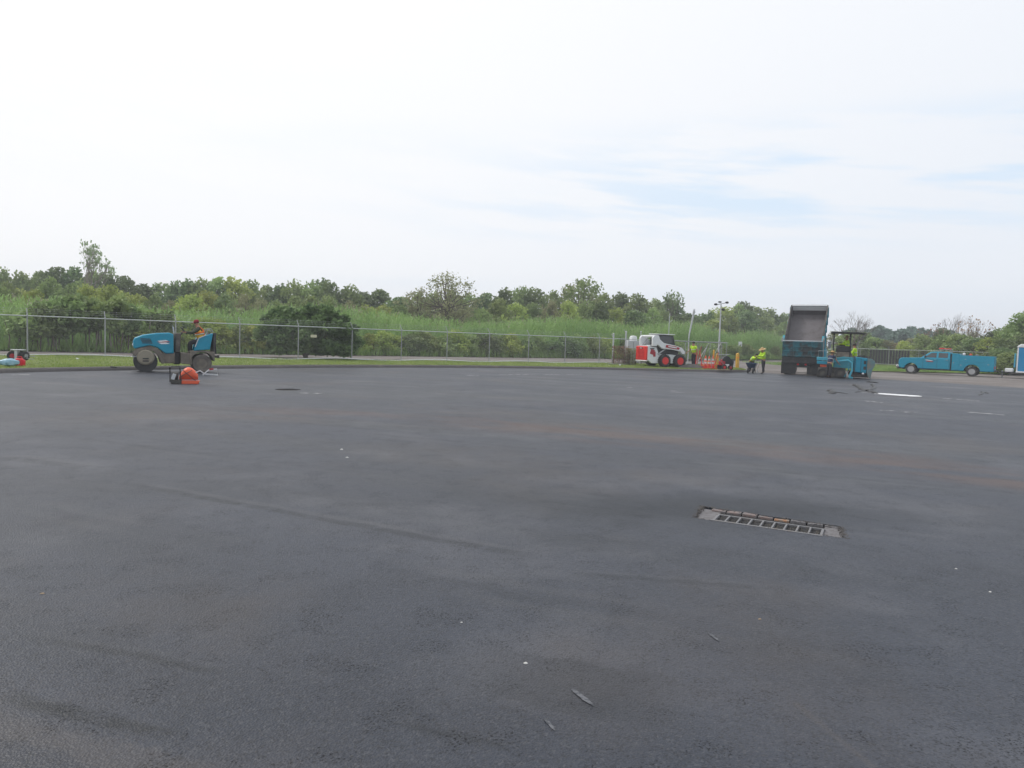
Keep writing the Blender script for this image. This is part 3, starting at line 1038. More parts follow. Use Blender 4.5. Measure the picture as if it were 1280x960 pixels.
kind_variants('green', 3, mat=L['green'], H=9, W=5.6, base=.12, nclump=30, per=80)
kind_variants('dark', 3, mat=L['dark'], H=9, W=5.2, base=.12, nclump=28, per=80, cr=(.8, 1.5))
kind_variants('yellow', 2, mat=L['yellow'], H=9, W=5.0, base=.10, nclump=26, per=70, size=.28)
kind_variants('olive', 2, mat=L['olive'], H=9, W=6.5, base=.08, nclump=44, per=60, size=.22, cr=(.6, 1.2), shell=.6)
kind_variants('rust', 1, mat=L['rust'], H=9, W=4.6, base=.10, nclump=26, per=60, size=.24)
kind_variants('blue', 2, mat=L['blue'], H=9, W=7.5, base=.10, nclump=34, per=60, size=.45, cr=(.9, 1.7))
kind_variants('shrub', 3, mat=L['green'], H=2.2, W=2.6, base=.10, nclump=22, per=330, size=.13, cr=(.35, .6))
kind_variants('dark_shrub', 2, mat=L['dark'], H=2.2, W=2.6, base=.10, nclump=22, per=300, size=.14, cr=(.35, .6))
kind_variants('yellow_shrub', 1, mat=L['yellow'], H=2.2, W=2.4, base=.08, nclump=20, per=300, size=.12, cr=(.3, .55))
REFH = {'shrub': 2.35, 'dark_shrub': 2.35, 'yellow_shrub': 2.35}
WREF = {'green': 6.6, 'dark': 6.2, 'yellow': 6.0, 'olive': 7.2, 'rust': 5.6, 'blue': 8.6, 'shrub': 3.2, 'dark_shrub': 3.2, 'yellow_shrub': 3.0}

LAND = [(2, 'left picture edge'), (32, 'first post'), (133, 'second post'), (190, "roller's drum"), (240, "roller's driver"), (306, 'fourth post'), (345, 'small fence sign'), (380, 'fifth post'),
        (448, 'sixth post'), (508, 'seventh post'), (563, 'eighth post'), (616, 'ninth post'), (663, 'tenth post'), (708, 'eleventh post'), (749, 'twelfth post'),
        (789, 'grey cabinet'), (815, "skid steer's lift arm"), (836, "skid steer's cab"), (866, 'worker at the gate'), (898, 'tall light pole'), (921, 'yellow bollard'), (954, 'straw-hatted worker'),
        (1004, 'dump truck'), (1056, 'paver'), (1085, "paver's hopper"), (1110, 'dark fence section'), (1133, "pickup's bonnet"), (1165, "pickup's cab"), (1200, "utility bed's front"), (1236, 'tail of the pickup'), (1270, 'blue toilets')]
used_labels = set()


def where(px):
    x, t = min(LAND, key=lambda q: abs(q[0] - px))
    d = px - x
    if abs(d) < 5: r = 'behind'
    elif abs(d) < 15: r = 'just %s of' % ('right' if d > 0 else 'left')
    elif abs(d) < 28: r = 'slightly %s of' % ('right' if d > 0 else 'left')
    else: r = 'well %s of' % ('right' if d > 0 else 'left')
    return r + ' the ' + t


def uniq(lab):
    alt = [lab] + [lab + e for e in (', the taller one', ', the lower one', ', the broader one')]
    for a in alt:
        if a not in used_labels:
            used_labels.add(a); return a
    return lab


ADJ = {'green': 'mid green leafy tree', 'dark': 'dark green dense tree', 'yellow': 'yellow-green bright tree', 'olive': 'olive-grey bushy tree', 'rust': 'rusty brown tree', 'blue': 'bluish hazy far tree',
       'shrub': 'mid green shrub', 'dark_shrub': 'dark green shrub', 'yellow_shrub': 'yellow-green shrub'}
RV = random.Random(77)


def plant(kind, px, ytop, depth, wpx, row, zb=.25, cat='tree', group=None, name=None):
    q = at(px, depth, zb)
    H = (hor(px) - ytop) * depth / FPX + EYE - zb
    W = wpx * depth / FPX
    cm, tm = RV.choice(KIND[kind])
    root = thing(name or ('tree' if cat == 'tree' else 'shrub'), uniq('%s %s, %s' % (ADJ[kind], row, where(px))), cat, q, RV.uniform(0, 6.28), group)
    hz = H / REFH.get(kind, 9.6)
    wx = W / WREF[kind]
    root.scale = (wx, wx, hz)
    for nm, me in (('trunk', tm), ('crown', cm)):
        put(bpy.data.objects.new(nm, me), root)
    return root


PROF = [(-60, 326), (0, 331), (20, 331), (30, 337), (45, 336), (55, 331), (65, 328), (90, 329), (120, 335), (135, 336), (160, 340), (180, 347), (195, 351), (215, 349), (240, 346), (270, 343), (285, 341), (300, 345), (320, 350), (345, 353), (365, 350), (385, 350), (400, 344), (412, 346), (425, 352),
        (445, 359), (460, 357), (475, 354), (495, 364), (510, 362), (600, 364), (612, 356), (650, 355), (690, 357), (710, 350), (755, 361), (790, 363), (815, 371), (840, 375), (858, 386), (868, 391), (885, 385), (900, 380), (915, 375), (930, 373), (945, 381), (970, 384), (990, 392)]


def prof(x):
    for (a, ya), (b, yb) in zip(PROF, PROF[1:]):
        if a <= x <= b: return ya + (yb - ya) * (x - a) / (b - a)
    return PROF[-1][1]


VL = VLINE


def vdepth(px):
    best, bd = None, 1e9
    for q in VL:
        if q.y < 2: continue
        e = abs((640 + FPX * q.x / q.y) - px)
        if e < bd: bd, best = e, q
    # interpolate linearly between neighbours
    i = VL.index(best)
    for a, c in ((i - 1, i), (i, i + 1)):
        if 0 <= a and c < len(VL):
            xa, xb = 640 + FPX * VL[a].x / VL[a].y, 640 + FPX * VL[c].x / VL[c].y
            if min(xa, xb) <= px <= max(xa, xb):
                t = (px - xa) / (xb - xa); return VL[a].y + (VL[c].y - VL[a].y) * t
    return best.y


# back row on the skyline
x = -40
zone = [(-60, 'green'), (50, 'dark'), (100, 'green'), (125, 'dark'), (190, 'green'), (215, 'dark'), (240, 'green'), (270, 'yellow'), (300, 'green'), (345, 'dark'), (365, 'green'), (395, 'dark'), (425, 'green'), (450, 'dark'), (500, 'green'), (600, 'dark'), (640, 'green'), (675, 'green'), (700, 'olive'), (735, 'green'), (755, 'dark'), (790, 'green'), (825, 'dark'), (880, 'yellow'), (905, 'green'), (925, 'dark'), (940, 'green'), (2000, 'green')]
GT = 'trees along the skyline behind the reeds'
while x < 990:
    k = [z[1] for z in zone if z[0] <= x][-1]
    d = max(84, vdepth(x) + RV.uniform(30, 44))
    plant(k, x, prof(x) + RV.uniform(-1.5, 2.5), d, RV.uniform(40, 56), 'on the skyline', group=GT)
    x += RV.uniform(17, 24)
# middle row, lower and brighter
x = -30
GT2 = 'lower trees just behind the reeds'
zone2 = [(-60, 'green'), (20, 'yellow'), (60, 'green'), (110, 'yellow'), (175, 'green'), (200, 'olive'), (225, 'yellow'), (260, 'green'), (300, 'olive'), (330, 'green'), (420, 'olive'), (455, 'yellow'), (480, 'green'), (500, 'olive'), (600, 'green'), (625, 'yellow'), (645, 'green'), (668, 'olive'), (700, 'yellow'), (712, 'rust'), (726, 'green'), (745, 'dark'), (757, 'yellow'), (785, 'dark'), (805, 'green'), (830, 'dark'), (855, 'green'), (872, 'yellow'), (893, 'green'), (920, 'dark'), (935, 'green')]
while x < 985:
    k = [z[1] for z in zone2 if z[0] <= x][-1]
    d = vdepth(x) + RV.uniform(17.5, 25)
    low = 12 + 9 * abs(math.sin(x * .05)) if x < 800 else 9 + 5 * abs(math.sin(x * .07))
    plant(k, x, prof(x) + low, d, RV.uniform(34, 50), 'in the lower row', group=GT2)
    x += RV.uniform(16, 25)

# individual characters
def tall_special(name, label, px, ytop, depth, H0, meshes, wscale=1.0, zb=.25, cat='tree'):
    q = at(px, depth, zb)
    H = (hor(px) - ytop) * depth / FPX + EYE - zb
    root = thing(name, label, cat, q, 0)
    root.scale = (wscale * H / H0, wscale * H / H0, H / H0)
    for nm, me in (('trunk', meshes[1]), ('crown', meshes[0])):
        if me is not None: put(bpy.data.objects.new(nm, me), root)
    return root


def mesh_top(me): return max(v.co.z for v in me.vertices)


sm = bare_tree_mesh(5, 9.5, .50, M['bark_pale'], 4, L['pale'], 330, .24)
tall_special('sapling', 'tall thin sapling with sparse pale leaves standing above the treeline at left', 103, 303, 72, mesh_top(sm[1]), sm, .62)
ws = variant(901, H=9, W=8.5, base=.30, nclump=70, per=42, size=.15, mat=L['olive'], cr=(.7, 1.2), shell=.8)
tall_special('willow', 'big rounded grey-olive willow with airy twiggy top behind the seventh and eighth posts', 556, 337, 78, 9.4, ws, 1.0)
ws2 = variant(902, H=9, W=6.5, base=.25, nclump=46, per=46, size=.17, mat=L['olive'], cr=(.6, 1.1), shell=.8)
tall_special('willow', 'lower grey-olive willow leaning out left of the big airy one', 520, 357, 77, 9.4, ws2, 1.1)
ws3 = variant(903, H=9, W=5.5, base=.5, nclump=26, per=60, size=.26, mat=L['green'], cr=(.6, 1.1))
tall_special('tree', 'bright green layered tree rising above the others over the eleventh fence post', 726, 342, 92, 9.6, ws3, .95)
ws4 = variant(904, H=9, W=4.5, base=.5, nclump=22, per=60, size=.26, mat=L['dark'], cr=(.5, 1.0))
tall_special('tree', 'dark layered treetop standing up left of the sixth fence post', 400, 343, 90, 9.6, ws4, .9)
sp4 = bare_tree_mesh(8, 8, .4, M['bark'], 4, L['dark'], 420, .26)
tall_special('tree', 'spindly dark tree with a bent top rising over the skid steer', 838, 367, 108, mesh_top(sp4[1]), sp4, .55)
sp5 = variant(906, H=9, W=4.0, base=.1, nclump=26, per=60, size=.3, mat=L['dark'], cr=(.6, 1.1))
tall_special('tree', 'narrow dark tree beside the tall light pole', 886, 384, 122, 9.6, sp5, .55)
ws6 = variant(907, H=9, W=5.5, base=.3, nclump=26, per=60, size=.3, mat=L['dark'], cr=(.7, 1.2))
tall_special('tree', 'dark green rounded tree on the skyline above the yellow bollard', 925, 372, 134, 9.6, ws6, .95)

# right-hand background
GT3 = 'far hazy trees above the pickup'
for (px, yt_, w) in ((1062, 407, 26), (1082, 409, 26), (1096, 404, 26), (1108, 408, 22), (1124, 408, 28), (1138, 405, 26), (1152, 407, 26), (1168, 411, 26), (1184, 410, 26)):
    plant('blue', px, yt_, RV.uniform(170, 200), w * 1.5, 'far off', 0, group=GT3)
for (k, px, yt_, d, w) in (('olive', 1040, 411, 104, 30), ('green', 1058, 414, 100, 34), ('dark', 1078, 413, 98, 30), ('green', 1092, 420, 96, 26), ('olive', 1108, 422, 95, 26), ('rust', 1122, 425, 95, 20), ('olive', 1136, 420, 96, 24), ('yellow', 1128, 424, 90, 20),
                           ('green', 1152, 416, 92, 30), ('dark', 1176, 407, 98, 30), ('green', 1178, 417, 86, 32), ('green', 1198, 415, 84, 32), ('olive', 1214, 411, 92, 30), ('dark', 1216, 419, 80, 30), ('yellow', 1232, 418, 78, 28), ('dark', 1240, 411, 82, 34), ('green', 1258, 400, 76, 36), ('dark', 1254, 420, 70, 36), ('green', 1276, 387, 72, 38), ('dark', 1290, 380, 74, 44), ('dark', 1284, 410, 67, 40), ('green', 1310, 376, 70, 46), ('dark', 1335, 380, 66, 50)):
    plant(k, px, yt_, d, w * 1.25, 'at right', .15, group='trees behind the pickup')
for (seed, px, yt_, d, lm, ln, lab, ws_) in ((21, 1066, 387, 95, None, 0, 'leafless grey tree with bare spreading twigs above the paver', 1.15),
                                        (22, 1190, 390, 95, None, 0, 'leafless hazy grey tree above the pickup cab', .8),
                                        (23, 1211, 394, 84, L['rust'], 90, 'half-bare tree with sparse reddish leaves above the utility bed', .7),
                                        (24, 1162, 402, 98, L['rust'], 120, 'small thin tree with reddish leaves above the pickup windscreen', .6)):
    mm = bare_tree_mesh(seed, 8, .55, M['bark'], 5, lm, ln, .28)
    tall_special('bare_tree' if lm is None else 'tree', lab, px, yt_, d, mesh_top(mm[1]), mm, ws_, zb=.15)

# round bush standing by the back road behind the fence
bq = at(382, 41.0, .24)
rr = random.Random(4); rng = np.random.default_rng(44)
cl = []
for i in range(64):
    a = rr.uniform(0, 2 * PI); z = rr.uniform(.45, 3.35)
    k = 1 - (max(0, z - 1.9) / 1.85) ** 2
    rad = 2.75 * max(.15, k) ** .5 * rr.uniform(.55, 1.0) * (0.9 if z < 1 else 1)
    cl.append(((rad * math.cos(a), rad * .7 * math.sin(a), z), rr.uniform(.38, .68)))
cl += [((-.25, -.4, 3.0), .62), ((.35, -.5, 3.35), .60), ((.95, -.3, 3.45), .5), ((1.3, -.5, 2.9), .6), ((.0, -.8, 2.4), .65), ((-.5, -.9, 1.8), .6), ((1.8, -.3, 2.6), .55), ((-1.5, -.5, 2.75), .5), ((.5, -1.1, 1.3), .6), ((.2, -1.0, .8), .55)]
cl += [((.6, 0, 3.45), .40), ((1.1, .1, 3.25), .4), ((-.9, 0, 3.15), .45), ((-2.2, 0, 2.7), .45), ((2.75, 0, 2.2), .35)]
big = thing('round_bush', 'big dark rounded bush with lighter leaf tips growing through the fence', 'bush', bq, 0)
big.scale = (1.02, .72, .82)
put(bpy.data.objects.new('crown', crown_mesh('crown', cl, 760, .15, leafmat('bush_leaves', (.036, .070, .026), (.19, .26, .095), scale=1.6), rng, .5)), big)
b = MB()
for a in range(7):
    t = a * .9; b.tube([(.05 * math.cos(t), .05 * math.sin(t), -.1), (.22 * math.cos(t), .2 * math.sin(t), .5), (1.2 * math.cos(t), .8 * math.sin(t), 1.7)], [.05, .04, .02], 6)
b.build('trunk', M['bark'], big)

# thicket of slim-trunked trees at the left, shading the ground under them
for i, (px, yt_, d, w, k) in enumerate(((52, 384, 47, 50, 'dark'), (78, 373, 48, 52, 'green'), (104, 370, 48.5, 56, 'green'), (132, 372, 49, 56, 'green'), (150, 381, 50, 40, 'dark'), (176, 384, 50.5, 44, 'green'), (28, 390, 46, 40, 'green'), (200, 392, 51.5, 34, 'dark'))):
    d = vdepth(px) + .3 + (i % 3) * .35
    q = at(px, d, .28)
    H = (hor(px) - yt_) * d / FPX + EYE - .28; W = w * d / FPX
    rr = random.Random(200 + i); rng = np.random.default_rng(200 + i)
    cl = []
    for j in range(34):
        a = rr.uniform(0, 2 * PI); z = H * rr.uniform(.40, .93); rad = W * .5 * rr.uniform(.2, 1) * (1.1 - .5 * (z / H - .4))
        cl.append(((rad * math.cos(a), rad * math.sin(a) * .7, z), rr.uniform(.28, .55)))
    root = thing('thicket_tree', uniq('low %s thicket tree with bare stems, %s' % ('dark green' if k == 'dark' else 'green', where(px))), 'tree', q, 0, 'slim-stemmed trees in the left thicket')
    put(bpy.data.objects.new('crown', crown_mesh('crown', cl, 330, .15, L[k], rng, .5)), root)
    b = MB()
    for j in range(5):
        x0 = rr.uniform(-.5, .5) * W * .6; y0 = rr.uniform(-.6, .6)
        b.tube([(x0, y0, -.1), (x0 + rr.uniform(-.15, .15), y0, H * .35), (x0 + rr.uniform(-.35, .35), y0, H * .8)], [.05, .035, .015], 5, cap=False)
    b.build('trunk', M['bark_pale' if i % 2 else 'bark'], root)

# roadside shrubs under the reeds
GS = 'shrubs along the edge of the back road'
x = 180
while x < 985:
    if not (770 < x < 778):
        d = vdepth(x) + RV.uniform(1.0, 2.2)
        k = RV.choice(['shrub', 'shrub', 'shrub', 'yellow_shrub', 'dark_shrub', 'yellow_shrub'])
        Hh = RV.uniform(1.5, 2.3)
        yt_ = hor(x) - (Hh + .25 - EYE) * FPX / d
        plant(k, x, yt_, d, RV.uniform(2.6, 3.6) * FPX / d, 'under the reeds', .22, 'shrub', GS)
    x += RV.uniform(13, 21)
for (px, d, Hh, k) in ((1076, 92, 2.6, 'dark_shrub'), (1104, 89, 2.2, 'dark_shrub'), (1122, 88, 2.0, 'shrub'), (1240, 68, 2.0, 'dark_shrub'), (1252, 66, 2.4, 'dark_shrub'), (1262, 64, 2.0, 'shrub')):
    plant(k, px, hor(px) - (Hh + .2 - EYE) * FPX / d, d, 3.4 * FPX / d, 'on the right grass', .18, 'shrub', 'shrubs on the right-hand grass')

# reed bed: one mass
rng = np.random.default_rng(11)
seg = []
for a, c in zip(VL, VL[1:]): seg.append((a, c, (c - a).length))
tot = sum(s[2] for s in seg)
n = 19000
pos = []
cum = np.cumsum([s[2] for s in seg])
u = rng.random(n) * tot
off = 1.8 + rng.random(n) ** 1.35 * 14
idx = np.searchsorted(cum, u)
A = np.array([(s[0].x, s[0].y) for s in seg]); B = np.array([(s[1].x, s[1].y) for s in seg]); Ls = np.array([s[2] for s in seg])
t = (u - (cum[idx] - Ls[idx])) / Ls[idx]
base = A[idx] + (B[idx] - A[idx]) * t[:, None]
nrm = (B - A) / Ls[:, None]; nrm = np.stack([-nrm[:, 1], nrm[:, 0]], 1)
base = base + nrm[idx] * off[:, None]
keep = (base[:, 1] > 14) & (np.abs(base[:, 0] / np.maximum(base[:, 1], 1)) < .95) & (base[:, 0] < 62)
base = base[keep]; off = off[keep]; n = len(base)
h = 2.75 + .35 * np.sin(base[:, 0] * .35) + rng.normal(size=n) * .22 + np.clip(off, 0, 6) * .06
h *= np.interp(base[:, 0], [-30, -18, 5, 12], [.86, 1.0, 1.1, 1.32])
V, F = [], []
lean = rng.normal(size=(n, 2)) * .16 + np.array([.12, 0])
# stems: thin upright strips in three pieces
w = .022
ang = rng.random(n) * PI
ex = np.stack([np.cos(ang) * w, np.sin(ang) * w, np.zeros(n)], 1)
st = []
for k, f in enumerate((0, .45, 1.0)):
    c = np.stack([base[:, 0] + lean[:, 0] * f * f * h * .5, base[:, 1] + lean[:, 1] * f * f * h * .5, .15 + h * f], 1)
    ww = 1 - .8 * f
    st.append(c - ex * ww); st.append(c + ex * ww)
SV = np.stack(st, 1).reshape(-1, 3)
i6 = np.arange(n)[:, None] * 6
SF = np.concatenate([i6 + np.array([0, 1, 3, 2]), i6 + np.array([2, 3, 5, 4])])
# leaves
nl = 9
fl = rng.uniform(.30, 1.0, (n, nl))
az = rng.random((n, nl)) * 2 * PI
ll = rng.uniform(.35, .65, (n, nl)); el = rng.uniform(.55, 1.25, (n, nl))
c0 = np.stack([base[:, 0, None] + lean[:, 0, None] * fl ** 2 * h[:, None] * .5, base[:, 1, None] + lean[:, 1, None] * fl ** 2 * h[:, None] * .5, .15 + h[:, None] * fl], 2)
d1 = np.stack([np.cos(az) * np.cos(el), np.sin(az) * np.cos(el), np.sin(el)], 2)
side = np.stack([-np.sin(az), np.cos(az), np.zeros_like(az)], 2) * .024
m1 = c0 + d1 * (ll * .55)[..., None]
d2 = d1.copy(); d2[..., 2] -= .7
e1 = m1 + d2 * (ll * .5)[..., None]
LV = np.stack([c0 - side * .4, c0 + side * .4, m1 + side, e1, m1 - side], 2).reshape(-1, 3)
i5 = np.arange(n * nl)[:, None] * 5
LF = np.concatenate([i5 + np.array([0, 1, 2, 4]), i5 + np.array([4, 2, 3, 3])])
LF1 = i5 + np.array([0, 1, 2, 4]); LF2 = i5 + np.array([4, 2, 3])
T = np.concatenate([SF[:, [0, 1, 2]], SF[:, [0, 2, 3]], len(SV) + LF1[:, [0, 1, 2]], len(SV) + LF1[:, [0, 2, 3]], len(SV) + LF2])
reeds = put(bpy.data.objects.new('reeds', np_mesh('reeds', np.concatenate([SV, LV]), T, L['reed'])))
tag(reeds, 'tall dense green reed bed growing along the far side of the back road', 'reeds', kind='stuff')

# pale seed plumes standing above the reeds
k_ = rng.random(n) < .05
bp = base[k_]; hh_ = h[k_]
C = np.stack([bp[:, 0] + lean[k_][:, 0] * hh_ * .5, bp[:, 1] + lean[k_][:, 1] * hh_ * .5, .2 + hh_], 1)
C = np.repeat(C, 5, 0) + rng.normal(size=(len(C) * 5, 3)) * np.array([.05, .05, .13])
V_, F_ = leaf_quads(C, .07, rng, up=2.5, aspect=2.6)
tag(put(bpy.data.objects.new('reed_plumes', np_mesh('reed_plumes', V_, F_, simple('plume_tan', (.34, .33, .22), .9)))), 'pale tan seed plumes standing out along the top of the reed bed', 'reeds', kind='stuff')


def scatter_blades(name, label, cat, pts, h0, h1, w, mat, rng, leanf=.35):
    n = len(pts)
    h = rng.uniform(h0, h1, n); a = rng.random(n) * 2 * PI
    ex = np.stack([np.cos(a), np.sin(a), np.zeros(n)], 1) * w / 2
    l2 = rng.normal(size=(n, 2)) * leanf * h[:, None]
    tip = pts + np.stack([l2[:, 0], l2[:, 1], h], 1)
    V = np.stack([pts - ex, pts + ex, tip], 1).reshape(-1, 3)
    F = np.arange(n * 3).reshape(-1, 3)
    return tag(put(bpy.data.objects.new(name, np_mesh(name, V, F, mat))), label, cat, kind='stuff')


# weeds between the road and the reeds
n = 34000
u = rng.random(n) * tot; idx = np.searchsorted(cum, u); t = (u - (cum[idx] - Ls[idx])) / Ls[idx]
base = A[idx] + (B[idx] - A[idx]) * t[:, None] + nrm[idx] * (rng.random(n)[:, None] * 3.0 - .1)
keep = (base[:, 1] > 14) & (base[:, 0] < 50) & (np.abs(base[:, 0] / np.maximum(base[:, 1], 1)) < .95)
base = base[keep]
scatter_blades('weeds', 'low rough grass and weeds along the road edge below the reeds', 'weeds', np.column_stack([base, np.full(len(base), .24)]), .25, .85, .085, L['weed'], rng, .3)
b = MB(); rr = random.Random(14); q0 = fpt(11.5, .25, .25)
b.tube([(q0.x + FD.x * i * .28 + rr.uniform(-.05, .05), q0.y + FD.y * i * .28 + .15 * math.sin(i * .7), .27 + .02 * math.sin(i * 1.1)) for i in range(26)], .03, 6)
tag(b.build('hose', M['black'], None, smooth=True), 'black hose lying along the fence foot below the big rounded bush', 'hose')
# verge grass
R_ = np.array(base_rows)[:, :6, :]
n = 60000
i = rng.integers(8, len(base_rows) - 2, n); j = rng.integers(0, 5, n); a = rng.random(n)[:, None]; c = rng.random(n)[:, None]
pp = (R_[i, j] * (1 - a) + R_[i + 1, j] * a) * (1 - c) + (R_[i, j + 1] * (1 - a) + R_[i + 1, j + 1] * a) * c
pp[:, 2] -= .01
scatter_blades('grass', 'short bright mown grass on the verge in front of the fence', 'grass', pp, .03, .10, .03, L['lawn'], rng, .4)
n = 30000
px_ = rng.uniform(26.5, 75, n); py_ = 60.5 + np.clip((px_ - 29) * .3, 0, 12) + rng.random(n) ** 1.5 * 22
keep = px_ / py_ < .95
pp = np.column_stack([px_, py_, np.full(n, .10)])[keep]
scatter_blades('grass', 'rough grass on the island behind the pickup and paver', 'grass', pp, .06, .28, .05, L['weed'], rng, .4)

# ================================================================== FENCES
fen = thing('chain_link_fence', 'long galvanised chain-link fence with barbed wire arms along the verge', 'fence', (F0.x, F0.y, .24), math.atan2(FD.y, FD.x))
FH = 1.84
post_s = [i * SP for i in range(-4, 12)] + [34.9, 36.1, 37.6]


def post(parent, s, h=FH, r=.03, arm=True, z0=-.2, mat='galv', name='post'):
    b = MB()
    b.tube([(s, 0, z0), (s, 0, h)], r, 8)
    b.lathe([(r * 1.2, h - .02), (r * 1.2, h + .03), (r * .5, h + .06)], (s, 0, 0), 'Z', 8)
    if arm:
        b.tube([(s, 0, h + .02), (s - .02, .24, h + .32)], .018, 6)
    return b.build(name, M[mat], parent, smooth=True)


for i, s_ in enumerate(post_s):
    post(fen, s_, FH + (.0 if i != 17 else .35), .038 if i >= 16 else .03, arm=i < 18)
b = MB(); b.tube([(-4 * SP, 0, FH - .03), (37.6, 0, FH - .03)], .024, 8); b.build('top_rail', M['galv_pale'], fen, smooth=True)
for k in range(3):
    b = MB(); pts = []
    for i in range(0, 80):
        s_ = -4 * SP + i * (37.6 + 4 * SP) / 79
        pts.append((s_, .07 + .075 * k, FH + .12 + .09 * k - .01 * abs(math.sin(i * 1.3))))
    b.tube(pts, .0035, 4)
    for q in pts[::1]:
        b.box(q, (.02, .04, .012), rot=(.6, .3, 0))
    b.build('barbed_wire', M['galv'], fen)
# bottom pipe lying wavy at the foot of the fence
b = MB(); pts = []
rr = random.Random(2)
for i in range(0, 66):
    s_ = -2 * SP + i * (11.2 * SP + 2 * SP) / 65
    pts.append((s_, -.10, .06 + .045 * math.sin(i * .62) + rr.uniform(-.01, .01)))
b.tube(pts, .024, 6); b.build('bottom_pipe', M['white'], fen, smooth=True)


def fabric(parent, s0, s1, h, z0=.04, pitch=.075, mat='galv', name='mesh_panel', r=.0011):
    V, F = [], []
    W_ = s1 - s0; H_ = h - z0

    def seg(x0, z_0, x1, z1):
        k = len(V)
        for (x_, z_) in ((x0, z_0), (x1, z1)):
            V.extend([(x_ - r * 1.2, 0, z_), (x_ + r * 1.2, r, z_), (x_ + r * .2, -r * 1.5, z_)])
        F.extend([(k, k + 1, k + 4, k + 3), (k + 1, k + 2, k + 5, k + 4), (k + 2, k, k + 3, k + 5)])
    t = -H_
    while t < W_:
        a, c = t, t + H_
        x0, z_0 = (a, 0) if a >= 0 else (0, -a)
        x1, z1 = (c, H_) if c <= W_ else (W_, W_ - a)
        if x1 > x0:
            seg(s0 + x0, z0 + z_0, s0 + x1, z0 + z1)
            seg(s1 - x0, z0 + z_0, s1 - x1, z0 + z1)
        t += pitch
    return put(bpy.data.objects.new(name, np_mesh(name, V, F, M[mat])), parent)


fm = None
for i in range(-4, 11):
    if fm is None:
        fm = fabric(fen, 0, SP, FH - .04)
        fm.location.x = -4 * SP
    else:
        o = fm.copy(); COL.objects.link(o); o.parent = fen; o.location.x = i * SP
fabric(fen, 11 * SP, 34.9, FH - .04)
b = MB(); b.box((0, 0, 0), (.34, .012, .15)); b.build('sign_plate', simple('cream_sign', (.55, .52, .38), .6), fen, loc=(13.05, -.045, 1.30))

# sliding gate frame
SGA = math.atan2(FD.y, FD.x)
g0 = fpt(38.2, .1, .2)
gate = thing('sliding_gate', 'tall galvanised cantilever gate frame with diagonal braces right of the skid steer', 'gate', g0, SGA)
for nm, p0, p1, r_ in (('top_rail', (0, 0, 1.86), (9.0, 0, 1.86), .04), ('bottom_rail', (0, 0, .12), (8.4, 0, .12), .035)):
    b = MB(); b.tube([p0, p1], r_, 8); b.build(nm, M['galv'], gate, smooth=True)
for x_ in (0, 1.4, 2.8, 4.2, 5.6, 7.0, 8.4, 9.0):
    b = MB(); b.tube([(x_, 0, .12), (x_, 0, 1.86)], .026, 6); b.build('upright', M['galv'], gate, smooth=True)
for x_, e in ((0, 1), (1.4, 1), (5.6, 1), (7.0, 1)):
    b = MB(); b.tube([(x_, .04, .15), (x_ + 1.35, .04, 1.84)], .018, 6); b.build('brace', M['galv'], gate, smooth=True)
fabric(gate, 0, 8.4, 1.84, .14)
for i, s_ in enumerate((38.0, 40.9, 46.6)):
    q = fpt(s_, .32, .2)
    b = MB(); b.tube([(0, 0, -.2), (0, 0, 2.0)], .05, 8); b.lathe([(.06, 1.98), (.06, 2.03), (.02, 2.06)], axis='Z', n=8)
    tag(b.build('gate_post', M['galv'], None, smooth=True, loc=q), ('thick steel gate post just right of the skid steer cab', 'thick steel gate post beside the worker in the lime vest', 'thick steel gate post below the tall light pole')[i], 'post', 'posts holding the sliding gate')

# far right fence
qa = at(1040, 86, .3); qb = at(1300, 74, .25)
dd = (qb - qa); LB = Vector((dd.x, dd.y)).length
fr_ = thing('chain_link_fence', 'far chain-link fence running behind the paver and pickup', 'fence', qa, math.atan2(dd.y, dd.x))
k = 0
while k * SP < LB:
    post(fr_, k * SP, FH, .03, arm=False); k += 1
b = MB(); b.tube([(0, 0, FH - .03), (LB, 0, FH - .03)], .028, 6); b.build('top_rail', M['galv_pale'], fr_)
b = MB(); b.tube([(0, 0, .1), (LB, 0, .1)], .02, 6); b.build('bottom_rail', M['galv_pale'], fr_)
fm2 = fabric(fr_, 0, SP, FH - .04, pitch=.09)
for i in range(1, int(LB / SP)):
    o = fm2.copy(); COL.objects.link(o); o.parent = fr_; o.location.x = i * SP
# black strips standing in for the bushes' shadow on one stretch
sx0 = (at(1088, 84, 0) - qa).length; 
for i in range(14):
    b = MB(); b.box((sx0 + i * .30, .05, .92), (.26, .02, 1.62)); b.build('shade_strip', M['black'], fr_)

# ================================================================== VEHICLES


